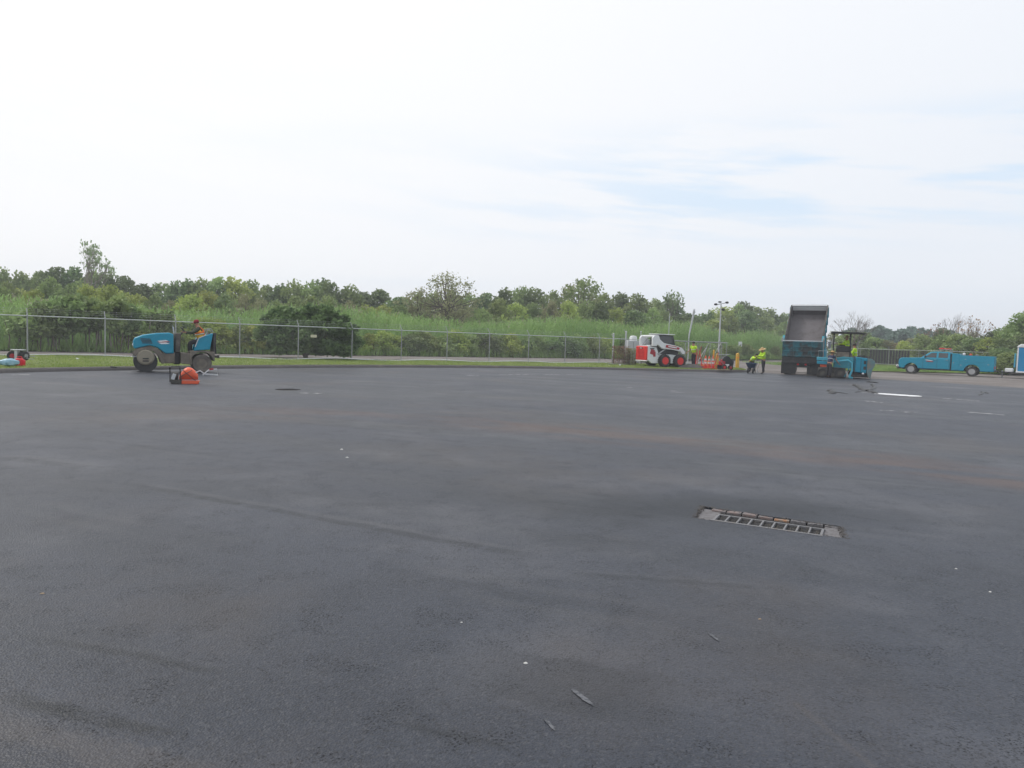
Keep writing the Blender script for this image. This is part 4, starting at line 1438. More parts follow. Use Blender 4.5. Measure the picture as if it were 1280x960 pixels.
def wheel(parent, loc, r, w, rim_r, rim_mat='alu', tyre_mat='rubber', n=26, side=-1, lugs=0, hub=True):
    """tyre with a rim child; axle along Y; side = outward direction"""
    b = MB()
    h = w / 2
    b.lathe([(rim_r, -h * .8), (rim_r * 1.08, -h), (r * .9, -h), (r * .975, -h * .8), (r, -h * .5), (r, h * .5), (r * .975, h * .8), (r * .9, h), (rim_r * 1.08, h), (rim_r, h * .8)], n=n)
    for i in range(lugs):
        t = 2 * PI * i / lugs
        for s_ in (-1, 1):
            Mx = Matrix.Rotation(-t - s_ * .06, 4, 'Y')
            b.box((0, s_ * h * .5, r), (r * .10, h * .95, r * .09), rot=(0, 0, s_ * .5), M=Mx)
    t = b.build('wheel', M[tyre_mat], parent, smooth=True, loc=loc)
    b = MB()
    o = side * h
    b.lathe([(rim_r * 1.02, o * .95), (rim_r * .9, o * .78), (rim_r * .85, o * .30), (rim_r * .45, o * .22), (rim_r * .42, o * .62), (.001, o * .68)], n=n)
    for i in range(8):
        a = 2 * PI * i / 8
        b.lathe([(rim_r * .07, o * .2), (rim_r * .07, o * .5)], (rim_r * .62 * math.cos(a), 0, rim_r * .62 * math.sin(a)), n=5)
    b.build('rim', M[rim_mat], t, smooth=True)
    return t


def arched(pts_top, x0, x1, zb, arches, n=9):
    """side outline: bottom from x0 to x1 with wheel arches (cx, r, cz), then pts_top back from x1 to x0"""
    p = [(x0, zb)]
    for (cx_, r, cz) in sorted(arches):
        a0 = math.asin(max(-1, min(1, (zb - cz) / r)))
        for i in range(n + 1):
            a = (PI - a0) + (a0 - (PI - a0)) * i / n
            p.append((cx_ + r * math.cos(a), cz + r * math.sin(a)))
    p.append((x1, zb))
    return p + pts_top


# ------------------------------------------------ teal utility pickup
pk = thing('pickup_truck', 'teal crew-cab utility pickup with red light bar, parked facing left at the lot edge', 'pickup truck', (36.1, 58.8, 0), R(180 - 38))
pk.scale = (1, 1, .97)
FX, RX = 2.38, -1.95
hw = .98
for s_ in (-1, 1):
    wheel(pk, (FX, s_ * .86, .40), .40, .26, .25, side=s_)
    wheel(pk, (RX, s_ * .80, .40), .40, .44, .23, side=s_)
body = arched([(3.30, .62), (3.34, .95), (3.30, 1.24), (3.12, 1.36), (1.78, 1.42), (1.60, 1.42), (-.42, 1.40)], -.42, 3.2, .48, [(FX, .50, .42)])
b = MB(); b.prism(body, -hw, hw); b.build('body', M['teal'], pk, bevel=.045)
b = MB()
low = [(1.76, 1.38), (1.02, 1.94), (.80, 1.97), (-.25, 1.97), (-.38, 1.92), (-.42, 1.38)]
vs = [(x_, -(.94 if z_ < 1.5 else .76), z_) for x_, z_ in low] + [(x_, (.94 if z_ < 1.5 else .76), z_) for x_, z_ in low]
nn = len(low)
b.add(vs, [tuple(range(nn)), tuple(range(2 * nn - 1, nn - 1, -1))] + [(i, i + nn, (i + 1) % nn + nn, (i + 1) % nn) for i in range(nn)])
b.build('cab', M['teal'], pk, bevel=.04)


def sidewin(parent, pts, s_, name='window', mat='glass', off=.006, zlo=1.38, zhi=2.0, wlo=.94, whi=.76):
    b = MB()
    f = []
    for x_, z_ in pts:
        w_ = wlo + (whi - wlo) * (z_ - zlo) / (zhi - zlo)
        f.append((x_, s_ * (w_ + off), z_))
    g = [(p[0], p[1] - s_ * .02, p[2]) for p in f]
    n = len(f)
    b.add(f + g, [tuple(range(n)), tuple(range(2 * n - 1, n - 1, -1))] + [(i, i + n, (i + 1) % n + n, (i + 1) % n) for i in range(n)])
    return b.build(name, M[mat], parent)


for s_ in (-1, 1):
    sidewin(pk, [(1.46, 1.46), (.95, 1.84), (.58, 1.87), (.58, 1.46)], s_)
    sidewin(pk, [(.44, 1.46), (.44, 1.87), (-.22, 1.86), (-.22, 1.46)], s_)
    for x_ in (1.52, .51, -.33):                       # door shut lines
        b = MB(); b.box((x_, s_ * (hw + .001), .98), (.014, .006, .82)); b.build('door_gap', M['black'], pk)
    for x_ in (.66, -.18):
        b = MB(); b.box((x_, s_ * (hw + .014), 1.28), (.16, .03, .035)); b.build('door_handle', M['chrome'], pk, bevel=.006)
    b = MB(); b.box((1.36, s_ * 1.10, 1.52), (.10, .18, .22)); b.box((1.36, s_ * 1.0, 1.45), (.05, .14, .05)); b.build('mirror', M['black'], pk, bevel=.02)
    b = MB(); b.box((.55, s_ * .96, .42), (1.9, .14, .07)); b.build('side_step', M['black'], pk, bevel=.01)
    b = MB(); b.prism([(.80, 1.20), (1.25, 1.27), (1.42, 1.22), (.95, 1.15)], s_ * (hw + .002), s_ * (hw + .010)); b.build('door_logo', M['white'], pk)
    b = MB(); b.prism([(.70, 1.12), (1.20, 1.16), (1.36, 1.11), (.86, 1.06)], s_ * (hw + .002), s_ * (hw + .010)); b.build('door_logo', M['decal_red'], pk)
    b = MB(); b.box((3.20, s_ * .78, 1.05), (.24, .36, .26)); b.build('headlight', M['white'], pk, bevel=.03)
b = MB()
ws = [(1.70, -.84, 1.44), (1.70, .84, 1.44), (1.06, .70, 1.91), (1.06, -.70, 1.91)]
b.add(ws + [(q[0] + .03, q[1], q[2] + .02) for q in ws], [(0, 1, 2, 3), (7, 6, 5, 4), (0, 4, 5, 1), (1, 5, 6, 2), (2, 6, 7, 3), (3, 7, 4, 0)])
b.build('windscreen', M['glass'], pk)
b = MB(); b.box((3.36, 0, .93), (.06, 1.2, .40)); b.build('grille', M['black'], pk, bevel=.02)
b = MB(); b.box((3.40, 0, .60), (.22, 1.96, .24)); b.build('bumper', M['chrome'], pk, bevel=.05)
b = MB(); b.box((3.36, 0, .44), (.16, 1.8, .10)); b.build('air_dam', M['black'], pk, bevel=.02)
b = MB(); b.box((0, 0, .45), (6.2, .85, .16)); b.box((RX, 0, .42), (.2, 1.3, .2)); b.build('chassis', M['black'], pk)
ub = arched([(-3.42, .50), (-3.42, 1.70), (-1.05, 1.73), (-1.05, 1.85), (-.55, 1.87)][::-1], -3.42, -.52, .44, [(RX, .56, .42)])
b = MB(); b.prism(ub, -1.03, 1.03); ubo = b.build('utility_bed', M['teal'], pk, bevel=.025)
b = MB(); b.box((-2.2, 0, 1.735), (2.2, 1.2, .03)); b.build('bed_floor', M['black_dusty'], ubo)
for s_ in (-1, 1):
    for (x_, z_, lx, lz) in ((-.80, 1.08, .46, 1.10), (-2.0, 1.40, 1.75, .44), (-3.17, 1.02, .44, .98), (-1.26, .92, .26, .42)):
        b = MB(); b.box((x_, s_ * 1.034, z_), (lx, .018, lz)); d_ = b.build('cabinet_door', M['teal'], ubo, bevel=.006)
        b = MB(); b.box((x_ + lx * .3, s_ * 1.048, z_), (.10, .02, .05)); b.build('latch', M['chrome'], d_)
b = MB(); b.box((-.47, 0, 1.15), (.05, 1.9, 1.3)); b.build('headache_board', M['black'], pk)
b = MB()
for s_ in (-.7, .7): b.tube([(-.35, s_, 1.7), (-.35, s_, 2.18)], .025, 6)
b.tube([(-.35, -.8, 2.16), (-.35, .8, 2.16)], .025, 6); b.tube([(.45, -.7, 2.05), (.45, -.7, 2.18), (-.35, -.7, 2.18)], .02, 6); b.tube([(.45, .7, 2.05), (.45, .7, 2.18), (-.35, .7, 2.18)], .02, 6)
b.build('roof_rack', M['galv'], pk)
b = MB(); b.box((.30, 0, 2.24), (.32, 1.35, .12)); b.box((-.15, .2, 2.22), (.45, .9, .08), rot=(0, .05, .1)); b.build('light_bar', M['lamp_red'], pk, bevel=.03)
for (x_, y_, h_, m_) in ((-1.2, -.6, .22, 'white'), (-1.7, -.3, .16, 'orange'), (-2.1, -.6, .12, 'galv'), (-.8, -.7, .12, 'galv_pale')):
    b = MB(); b.lathe([(.10, 1.72), (.11, 1.72 + h_ * .7), (.05, 1.72 + h_)], (x_, y_, 0), 'Z', 10); b.build('load_item', M[m_], pk)
b = MB(); b.tube([(-2.9, -.8, 1.6), (-2.9, -.8, 2.0), (-2.9, .8, 2.0), (-2.9, .8, 1.6)], .02, 6); b.build('ladder_rack', M['black'], pk)
b = MB(); b.box((-3.50, 0, .48), (.16, 1.9, .12)); b.build('rear_step', M['black'], pk, bevel=.02)
for s_ in (-1, 1):
    b = MB(); b.box((-3.44, s_ * .93, .78), (.04, .10, .22)); b.build('tail_light', M['lamp_red'], pk)

# ------------------------------------------------ trailer with two portable toilets
u_ = Vector((math.cos(R(-38)), math.sin(R(-38)), 0))      # direction from the pickup's tail backwards
hp = Vector((36.0, 58.7, 0)) + u_ * 3.60
tr_ = thing('flat_trailer', 'low dark flat trailer hitched behind the teal pickup carrying blue toilets', 'trailer', hp, R(-38))
b = MB(); b.tube([(0, 0, .45), (1.2, .45, .42)], .04, 6); b.tube([(0, 0, .45), (1.2, -.45, .42)], .04, 6); b.box((2.6, 0, .40), (3.4, 1.7, .10)); b.build('deck', M['black_dusty'], tr_)
b = MB(); b.lathe([(.05, 0), (.05, .5), (.09, .52), (.03, .58)], (.35, 0, 0), 'Z', 8); b.build('jack', M['galv'], tr_)
for s_ in (-1, 1): wheel(tr_, (3.0, s_ * .98, .34), .34, .2, .2, side=s_)
b = MB(); b.box((3.0, -.98, .74), (.9, .24, .04)); b.box((3.0, .98, .74), (.9, .24, .04)); b.build('mudguard', M['black'], tr_)
b = MB(); b.box((.80, -.1, .62), (.55, 1.1, .30)); tk = b.build('water_tank', M['white'], tr_, bevel=.06)


def toilet(loc_, rz, lab):
    t = thing('portable_toilet', lab, 'portable toilet', loc_, rz, 'portable toilets on the trailer')
    b = MB(); b.box((0, 0, .06), (1.12, 1.18, .12)); b.build('base', M['white'], t, bevel=.02)
    b = MB(); b.box((0, 0, 1.05), (1.02, 1.06, 1.90)); b.build('walls', M['blue_plastic'], t, bevel=.03)
    for x_ in (-.5, .5):
        for y_ in (-.52, .52):
            b = MB(); b.box((x_, y_, 1.05), (.09, .09, 1.92)); b.build('corner_post', M['white'], t, bevel=.015)
    for k in range(5):
        b = MB(); b.box((-.32 + .16 * k, -.54, 1.05), (.03, .02, 1.7)); b.build('wall_rib', M['blue_plastic'], t)
    b = MB(); b.prism([(-.58, 1.98), (-.56, 2.08), (-.34, 2.24), (.34, 2.24), (.56, 2.08), (.58, 1.98)], -.6, .6); b.build('roof', M['white'], t, bevel=.04)
    b = MB(); b.tube([(.3, .3, 2.2), (.3, .3, 2.4)], .05, 8); b.build('vent', M['white'], t)
    return t


c0_ = hp + u_ * 1.80; c1_ = hp + u_ * 3.10
toilet((c0_.x, c0_.y, .452), R(-38), 'bright blue portable toilet with white roof on the trailer, next to the pickup')
toilet((c1_.x, c1_.y, .452), R(-38), 'bright blue portable toilet at the back end of the trailer, cut by the right edge')
b = MB(); b.box((0, 0, .55), (.10, .5, 1.1)); q = hp + u_ * 1.12
tag(b.build('panel', M['teal_light'], None, bevel=.01, loc=(q.x, q.y, .86), rz=R(-38)), 'narrow pale teal panel standing in front of the blue toilet', 'panel')

# ------------------------------------------------ dump truck, bed raised
dt_ = thing('dump_truck', 'large teal dump truck seen from behind with its empty bed tipped up', 'dump truck', tuple(at(1002, 47.1, 0)), R(90 - 27))
TH = R(42)
e_ = Vector((math.cos(TH), 0, math.sin(TH))); n_ = Vector((-math.sin(TH), 0, math.cos(TH)))
BM = Matrix(((e_.x, 0, n_.x, .35), (0, 1, 0, 0), (e_.z, 0, n_.z, 1.18), (0, 0, 0, 1)))
BL, BH, BW = 4.55, 1.45, 1.18
bed = bpy.data.objects.new('bed', None)
b = MB(); b.box((BL / 2, 0, 0), (BL, BW * 2 - .1, .05), M=BM); b.box((BL - .02, 0, .28), (.06, BW * 2 - .12, .52), M=BM)
bed = b.build('bed', M['steel_worn'], dt_)
b = MB(); b.box((BL + .03, 0, .33), (.05, BW * 2 - .02, .66), M=BM); b.box((BL + .01, 0, .78), (.16, BW * 2 + .02, .10), M=BM); b.build('front_wall', M['galv_pale'], bed, bevel=.012)
b = MB(); b.box((BL - .06, 0, .56), (.03, BW * 2 - .14, .30), M=BM); b.build('front_wall_liner', M['white'], bed)
for s_ in (-1, 1):
    prof_ = [(0, -.1), (BL, -.1), (BL, .78), (1.1, .95), (.5, BH), (0, BH)]
    b = MB(); b.prism(prof_, s_ * (BW - .035), s_ * BW, M=BM); b.build('side_wall_liner', M['steel_worn'], bed)
    b = MB(); b.prism(prof_, s_ * (BW + .002), s_ * (BW + .035), M=BM); sw = b.build('side_wall', M['teal_dusty'], bed)
    b = MB()
    for k in range(6): b.box((.25 + k * .82, s_ * (BW + .06), .35), (.10, .06, .84), M=BM)
    b.box((.25, s_ * (BW + .03), BH + .0), (.5, .13, .08), M=BM)
    b.build('side_rib', M['teal_dusty'], bed)
    b = MB(); b.tube([BM @ Vector((1.1, s_ * BW, .97)), BM @ Vector((BL, s_ * BW, .80))], .05, 6); b.build('top_rail', M['black_dusty'], bed)
b = MB()
for s_ in (-.45, .45): b.box((BL / 2, s_, -.12), (BL, .12, .18), M=BM)
b.build('bed_beam', M['black_dusty'], bed)
# tailgate hanging from its top hinge
hx = BM @ Vector((0, 0, BH))
b = MB(); b.box((hx.x - .05, 0, hx.z - .55), (.07, BW * 2 + .04, 1.05)); tg = b.build('tailgate', M['grimy_teal'], dt_, bevel=.01)
b = MB()
for z_ in (-.08, -.38, -.68, -1.0): b.box((hx.x - .11, 0, hx.z + z_), (.06, BW * 2, .09))
b.build('horizontal_rib', M['grimy_teal'], tg, bevel=.01)
for y_ in (-1.18, -.55, 0, .55, 1.18):
    b = MB(); b.box((hx.x - .12, y_, hx.z - .55), (.05, .09, 1.0)); b.build('vertical_rib', M['grimy_teal'], tg, bevel=.01)
b = MB(); b.box((hx.x - .06, 0, hx.z + .0), (.12, BW * 2 + .1, .07)); b.build('hinge_bar', M['galv_pale'], tg, bevel=.01)
for s_ in (-1, 1):
    b = MB(); b.box((hx.x + .02, s_ * (BW + .08), hx.z + .05), (.16, .10, .28)); b.build('hinge_lug', M['galv'], tg, bevel=.02)
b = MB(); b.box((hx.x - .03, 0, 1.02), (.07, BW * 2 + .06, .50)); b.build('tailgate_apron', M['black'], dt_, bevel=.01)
b = MB()
for y_ in (-.42, .42): b.box((3.3, y_, .88), (7.6, .10, .26))
b.box((-.15, 0, .80), (.14, 2.3, .22)); b.build('frame', M['black_dusty'], dt_)
b = MB(); b.box((-.50, 0, .66), (.10, 1.0, .30)); b.build('light_panel', M['black'], dt_)
for y_ in (.22, -.26):
    b = MB(); b.lathe([(.001, -.60), (.07, -.59), (.075, -.54)], (0, y_, .72), 'X', 12); b.build('tail_light', M['lamp_red'], dt_)
for s_ in (-1, 1):
    b = MB(); b.box((-.46, s_ * .80, .47), (.03, .92, .80)); b.build('mudflap', M['black'], dt_)
    for x_ in (.45, 1.80):
        wheel(dt_, (x_, s_ * .90, .50), .50, .58, .28, side=s_, tyre_mat='rubber', rim_mat='steel_dusty')
    wheel(dt_, (5.9, s_ * 1.02, .50), .50, .30, .28, side=s_)
b = MB(); b.tube([(4.1, 0, 1.0), BM @ Vector((BL - .1, 0, -.05))], [.11, .06], 10); b.build('hoist_cylinder', M['galv'], dt_, smooth=True)
cabp = [(4.7, 1.0), (6.9, 1.0), (7.0, 1.75), (6.0, 1.9), (5.75, 2.75), (4.75, 2.8)]
b = MB(); b.prism(cabp, -1.1, 1.1); b.build('cab', M['teal'], dt_, bevel=.06)
for s_ in (-1, 1):
    b = MB(); b.prism([(4.95, 1.9), (5.85, 1.9), (5.65, 2.6), (4.95, 2.62)], s_ * 1.101, s_ * 1.115); b.build('window', M['glass'], dt_)
    b = MB(); b.box((5.2, s_ * 1.35, 2.1), (.12, .2, .5)); b.tube([(5.2, s_ * 1.1, 2.3), (5.2, s_ * 1.35, 2.3)], .02, 5); b.build('mirror', M['chrome'], dt_)
b = MB(); b.box((4.68, 0, 2.3), (.03, 1.5, .5)); b.build('window', M['glass'], dt_)
b = MB(); b.tube([(4.4, -.9, .9), (4.4, -.9, 3.0)], .07, 8); b.build('exhaust_stack', M['chrome'], dt_)
b = MB(); b.tube([(-.55, -BW - .10, 1.0), (-.55, -BW - .10, 2.5)], .035, 6); b.build('side_ladder', M['galv'], dt_)

# ------------------------------------------------ paver
pv_ = thing('asphalt_paver', 'teal asphalt paver with black canopy standing beside the dump truck', 'paver', tuple(at(1057, 44.3, 0)), R(-24))
TM = ['teal_dusty', 'black_dusty']
b = MB(); b.prism([(-.75, .62), (.38, .62), (.38, 1.30), (-.20, 1.34), (-.75, 1.20)], -.85, 1.2); b.build('body', M['teal_dusty'], pv_, bevel=.04)
b = MB(); b.prism([(-.68, 1.33), (.30, 1.30), (.22, 1.62), (-.60, 1.62)], -.80, 1.1); b.build('deck_panel', M['steel_dusty'], pv_, bevel=.02)
b = MB(); b.prism([(-.66, 1.62), (.18, 1.62), (.20, 1.98), (-.64, 2.02)], -.82, -.45); b.build('control_console', M['black'], pv_, bevel=.05)
b = MB(); b.box((-.2, .5, 1.75), (.5, .5, .12)); b.box((-.2, .75, 2.0), (.5, .1, .45)); b.build('seat', M['black'], pv_, bevel=.03)
for (x_, y_) in ((-.80, -.80), (.14, -.80), (-.80, 1.0), (.14, 1.0)):
    b = MB(); b.box((x_, y_, 2.05), (.07, .07, 1.50)); b.build('canopy_post', M['black'], pv_, bevel=.01)
b = MB(); b.prism([(-1.0, 2.78), (1.0, 2.76), (1.0, 2.80), (.6, 2.86), (-.95, 2.88)], -1.0, 1.25); b.build('canopy', M['black'], pv_, bevel=.02)
b = MB(); b.tube([(.95, -.9, 2.76), (.55, -.9, 2.2), (.55, -.9, 1.4)], .02, 6); b.tube([(.95, 1.1, 2.76), (.55, 1.1, 2.2)], .02, 6); b.build('canopy_brace', M['galv'], pv_)
b = MB(); b.prism([(-1.72, 1.06), (-.85, 1.04), (-.85, 1.24), (-1.72, 1.26)], -.95, -.2); b.build('screed_rail', M['teal_light'], pv_, bevel=.02)
b = MB(); b.prism([(-1.70, .84), (-.85, .80), (-.85, .99), (-1.70, 1.02)], -.98, -.3); b.build('screed_rail', M['teal'], pv_, bevel=.02)
b = MB(); b.box((-1.2, -.5, .72), (.62, .8, .14)); b.build('screed_panel', M['orange'], pv_, bevel=.02)
b = MB(); b.prism([(-1.62, .06), (-.05, .06), (-.05, .62), (-.6, .66), (-1.62, .58)], -.90, 1.1); b.build('screed', M['black_dusty'], pv_, bevel=.03)
b = MB(); b.prism([(-1.66, .02), (.0, .02), (.0, .30), (-1.66, .26)], -1.02, -.90); b.build('end_gate', M['black_dusty'], pv_, bevel=.02)
for x_, r_ in ((-1.35, .30), (-.35, .32)):
    wheel(pv_, (x_, -1.0, r_), r_, .2, .15, side=-1, tyre_mat='rubber', rim_mat='black_dusty')
b = MB(); b.tube([(-.75, -1.06, 1.0), (.05, -1.08, 1.12), (.28, -1.08, .95), (.30, -1.08, .5), (.18, -1.10, .15), (.30, -1.10, .05)], .06, 8); b.build('tow_arm', M['teal_light'], pv_, smooth=True)
b = MB(); b.tube([(-.10, -1.1, .10), (.12, -1.1, .55), (.08, -1.1, .95)], .045, 8); b.build('tow_arm', M['teal_dusty'], pv_, smooth=True)
b = MB(); b.box((.25, -1.12, .06), (.26, .12, .12)); b.build('tow_foot', M['teal_dusty'], pv_, bevel=.03)
b = MB(); b.prism([(.42, .42), (1.10, .36), (1.14, 1.28), (.42, 1.36)], -.90, 1.2); hp_ = b.build('hopper', M['teal'], pv_, bevel=.04)
for z_ in (1.02, .68):
    b = MB(); b.box((1.0, -.905, z_), (.14, .02, .20)); b.build('louvre', M['black'], hp_)
b = MB(); b.box((.78, -.91, .85), (.02, .02, .85)); b.box((.46, -.91, .88), (.03, .02, .90)); b.build('panel_seam', M['black'], hp_)
b = MB(); b.prism([(1.12, .42), (1.20, .14), (1.34, .06), (1.42, .60), (1.54, .85), (1.54, 1.10), (1.40, 1.24), (1.14, 1.28)], -.98, -.80); b.build('hopper_wing', simple('faded_teal_wing', (.10, .20, .22), .6, dirt=DUST, dscale=3, damt=(.4, .7)), pv_, bevel=.03)
b = MB(); b.prism([(1.12, .30), (1.30, .10), (1.50, .55), (1.50, 1.16), (1.34, 1.30), (1.14, 1.26)], 1.1, 1.25); b.build('hopper_wing', M['teal_dusty'], pv_, bevel=.03)
b = MB(); b.prism([(.60, 1.30), (1.30, 1.26), (1.25, 1.40), (.7, 1.46)], -.7, 1.1); b.build('hopper_apron', M['black_dusty'], pv_, bevel=.02)
b = MB(); b.prism([(.25, .10), (1.25, .10), (1.40, .25), (1.25, .44), (.25, .46), (.10, .28)], -.80, -.45); b.build('track', M['rubber'], pv_, bevel=.05)
b = MB(); b.prism([(.25, .10), (1.25, .10), (1.40, .25), (1.25, .44), (.25, .46), (.10, .28)], .7, 1.05); b.build('track', M['rubber'], pv_, bevel=.05)
b = MB(); b.lathe([(.001, -.94), (.07, -.93), (.08, -.90)], (.92, 0, .33), 'Y', 10); b.build('work_light', M['chrome'], pv_)
b = MB(); b.tube([(-1.65, -.4, 1.25), (-1.65, -.4, 1.65), (-1.1, -.4, 1.65), (-1.1, -.4, 1.2)], .02, 6); b.build('handrail', M['galv'], pv_)

# ------------------------------------------------ roller
ra = P(187, 465.2); 
rol = thing('road_roller', 'teal ride-on road roller with dusty frame parked along the berm', 'road roller', ((-13.7 - 11.96) / 2 - .35, (26.7 + 27.7) / 2 + .15, 0), R(180 + 29))


def uv(u, v): return (.98 - (u - 225) / 318, (765 - v) / 318)


HW = .52
hood = [uv(95, 400), uv(110, 360), uv(200, 320), uv(340, 295), uv(480, 285), uv(525, 300), uv(530, 535), uv(440, 540), uv(350, 470), uv(270, 445), uv(110, 490), uv(95, 470)]
b = MB(); b.prism(hood, -HW, HW); ho = b.build('hood', M['teal'], rol, bevel=.05)
for s_ in (-1, 1):
    b = MB()
    for k in range(4):
        z_ = 1.10 + k * .05; b.box((.92 + .02 * k, s_ * (HW + .004), z_), (.34, .012, .028))
    b.build('vent', M['black'], ho)
    b = MB(); b.prism([(.58, 1.19), (.30, 1.23), (.20, 1.19), (.50, 1.15)], s_ * (HW + .002), s_ * (HW + .008)); b.build('logo', M['white'], ho)
    b = MB(); b.prism([(.55, 1.12), (.30, 1.14), (.16, 1.09), (.45, 1.07)], s_ * (HW + .002), s_ * (HW + .008)); b.build('logo', M['white'], ho)
    b = MB(); b.prism([(.62, 1.155), (.20, 1.18), (.15, 1.15), (.50, 1.13)], s_ * (HW + .0015), s_ * (HW + .006)); b.build('logo', M['decal_red'], ho)
    b = MB(); b.lathe([(.06, 0), (.05, s_ * .03), (.001, s_ * .035)], (1.36, s_ * .42, 1.02), 'Y', 10); b.build('headlamp', M['white'], rol)
b = MB(); b.lathe([(.36, -.60), (.40, -.60), (.405, -.58), (.405, .58), (.40, .60), (.36, .60)], (.98, 0, .405), 'Y', 40); b.lathe([(.36, -.57), (.1, -.5), (.1, .5), (.36, .57)], (.98, 0, .405), 'Y', 30)
b.build('drum', M['black'], rol, smooth=True)
for s_ in (-1, 1):
    yk = [(1.42, .62), (1.36, .78), (1.15, .92), (.85, .96), (.58, .90), (.40, .70), (.34, .34), (.46, .34), (.55, .62), (.72, .80), (1.0, .84), (1.22, .76), (1.30, .60)]
    b = MB(); b.prism(yk, s_ * .60, s_ * .68); b.build('drum_yoke', M['steel_dusty'], rol, bevel=.012)
    b = MB(); b.lathe([(.30, s_ * .60), (.30, s_ * .66), (.24, s_ * .72), (.001, s_ * .73)], (.98, 0, .57), 'Y', 20); b.build('drive_cover', simple('sandy_cover', (.26, .235, .18), .7, dirt=(.15, .13, .11), dscale=5), rol, smooth=True)
    for z_ in (.52, .43):
        b = MB(); b.box((.98, s_ * .735, z_), (.20, .012, .045)); b.build('cover_slot', M['black'], rol)
    b = MB(); b.box((1.34, s_ * .6, .60), (.14, .08, .06)); b.build('scraper_bracket', M['galv_pale'], rol, bevel=.01)
b = MB(); b.prism([(.42, .34), (-.02, .34), (-.02, .78), (.42, .82)], -.48, .48); b.build('front_frame', M['steel_dusty'], rol, bevel=.03)
b = MB(); b.box((-.10, 0, .55), (.22, .55, .50)); b.build('articulation_joint', M['black'], rol, bevel=.03)
b = MB(); b.lathe([(.001, -.52), (.07, -.5), (.085, -.42), (.07, -.34), (.001, -.33)], (-.06, 0, .45), 'Y', 12); b.build('hydraulic_tank', M['yellow'], rol, smooth=True)
b = MB(); b.prism([(-.22, .34), (-.62, .30), (-.62, .72), (-.22, .76)], -.55, .55); b.build('platform', M['steel_dusty'], rol, bevel=.02)
b = MB(); b.prism(arched([(-1.42, .66), (-1.42, .82), (-.55, .84)][::-1], -1.42, -.52, .45, [(-.97, .42, .38)]), -.60, .60); b.build('rear_frame', M['steel_dusty'], rol, bevel=.02)
for y_ in (-.42, -.14, .14, .42):
    wheel(rol, (-.97, y_, .36), .36, .25, .19, side=-1 if y_ < 0 else 1, tyre_mat='rubber_dusty', rim_mat='steel_dusty')
for s_ in (-1, 1):
    b = MB(); b.prism([(-.83, 1.32), (-1.08, 1.44), (-1.36, 1.55), (-1.25, .90), (-.67, .84)], s_ * .34, s_ * .56); b.build('side_console', M['teal'], rol, bevel=.03)
    b = MB(); b.tube([(-.72, s_ * .57, 1.0), (-.84, s_ * .57, 1.33), (-1.1, s_ * .57, 1.46)], .02, 6); b.build('grab_edge', M['galv_pale'], rol)
    b = MB(); b.tube([(-1.12, s_ * .45, 1.50), (-1.18, s_ * .45, 1.68), (-1.28, s_ * .45, 1.72), (-1.36, s_ * .45, 1.60)], .02, 6); b.build('handrail', M['galv'], rol)
b = MB(); b.box((-1.42, 0, 1.15), (.12, 1.0, .82)); b.build('rear_panel', M['black'], rol, bevel=.03)
b = MB(); b.box((-1.0, 0, 1.06), (.46, .56, .14)); b.box((-1.22, 0, 1.32), (.10, .52, .46), rot=(0, -.12, 0)); b.build('seat', M['black'], rol, bevel=.04)
b = MB(); b.prism([(-.02, .76), (-.20, .76), (-.24, 1.50), (-.04, 1.50)], -.40, .40); b.build('dash_console', M['black_dusty'], rol, bevel=.03)
b = MB(); b.tube([(-.20, 0, 1.40), (-.36, 0, 1.60)], .03, 8)
for i in range(16):
    a0, a1 = 2 * PI * i / 16, 2 * PI * (i + 1) / 16
    f_ = lambda a: (-.36 + .11 * math.cos(a), .19 * math.sin(a), 1.60 + .14 * math.cos(a))
    b.tube([f_(a0), f_(a1)], .014, 5)
b.build('steering_wheel', M['black'], rol, smooth=True)
b = MB(); b.tube([(-.03, -.3, 1.45), (.0, -.32, 1.72), (.03, -.32, 1.80)], [.022, .028, .02], 6); b.build('mirror_arm', M['galv_pale'], rol)
b = MB(); b.box((-1.52, 0, .62), (.1, .5, .08)); b.box((-1.58, .2, .62), (.1, .06, .12)); b.build('tow_hitch', M['black_dusty'], rol)

# ------------------------------------------------ plate compactor
pc = P(231, 479.5)
cp_ = thing('plate_compactor', 'orange plate compactor with folded handle in front of the roller', 'plate compactor', (pc.x, pc.y, 0), R(24))


def cu(u, v): return ((u - 675) / 414, (905 - v) / 414)


b = MB(); b.prism([cu(635, 905), cu(830, 905), cu(848, 868), cu(640, 862)], -.20, .20); b.build('base_plate', M['orange'], cp_, bevel=.015)
b = MB(); b.prism([cu(525, 905), cu(640, 905), cu(640, 860), cu(505, 850)], -.22, .22); b.build('front_plate', M['black_dusty'], cp_, bevel=.015)
sec = []
for i in range(8):
    t = i / 7; x_ = cu(612 + t * 215, 0)[0]
    hgt = [.22, .36, .45, .485, .48, .45, .38, .27][i] * 1.03
    sec.append((x_, hgt))
b = MB(); k0 = None
vs = []; fs = []
NR = 12
for i, (x_, hgt) in enumerate(sec):
    for k in range(NR):
        a = 2 * PI * k / NR
        sx_ = .20 * (.72 + .28 * math.sin(PI * (i + .5) / 8)) * math.cos(a); sz_ = .12 + (hgt - .12) * .5 * (1 + math.sin(a))
        vs.append((x_, sx_ * (abs(math.cos(a)) ** -.3 if abs(math.cos(a)) > .3 else 1.0), sz_))
for i in range(7):
    for k in range(NR):
        fs.append((i * NR + k, i * NR + (k + 1) % NR, (i + 1) * NR + (k + 1) % NR, (i + 1) * NR + k))
fs += [tuple(range(NR - 1, -1, -1)), tuple(range(7 * NR, 8 * NR))]
b.add(vs, fs); b.build('water_tank', M['orange'], cp_, smooth=True)
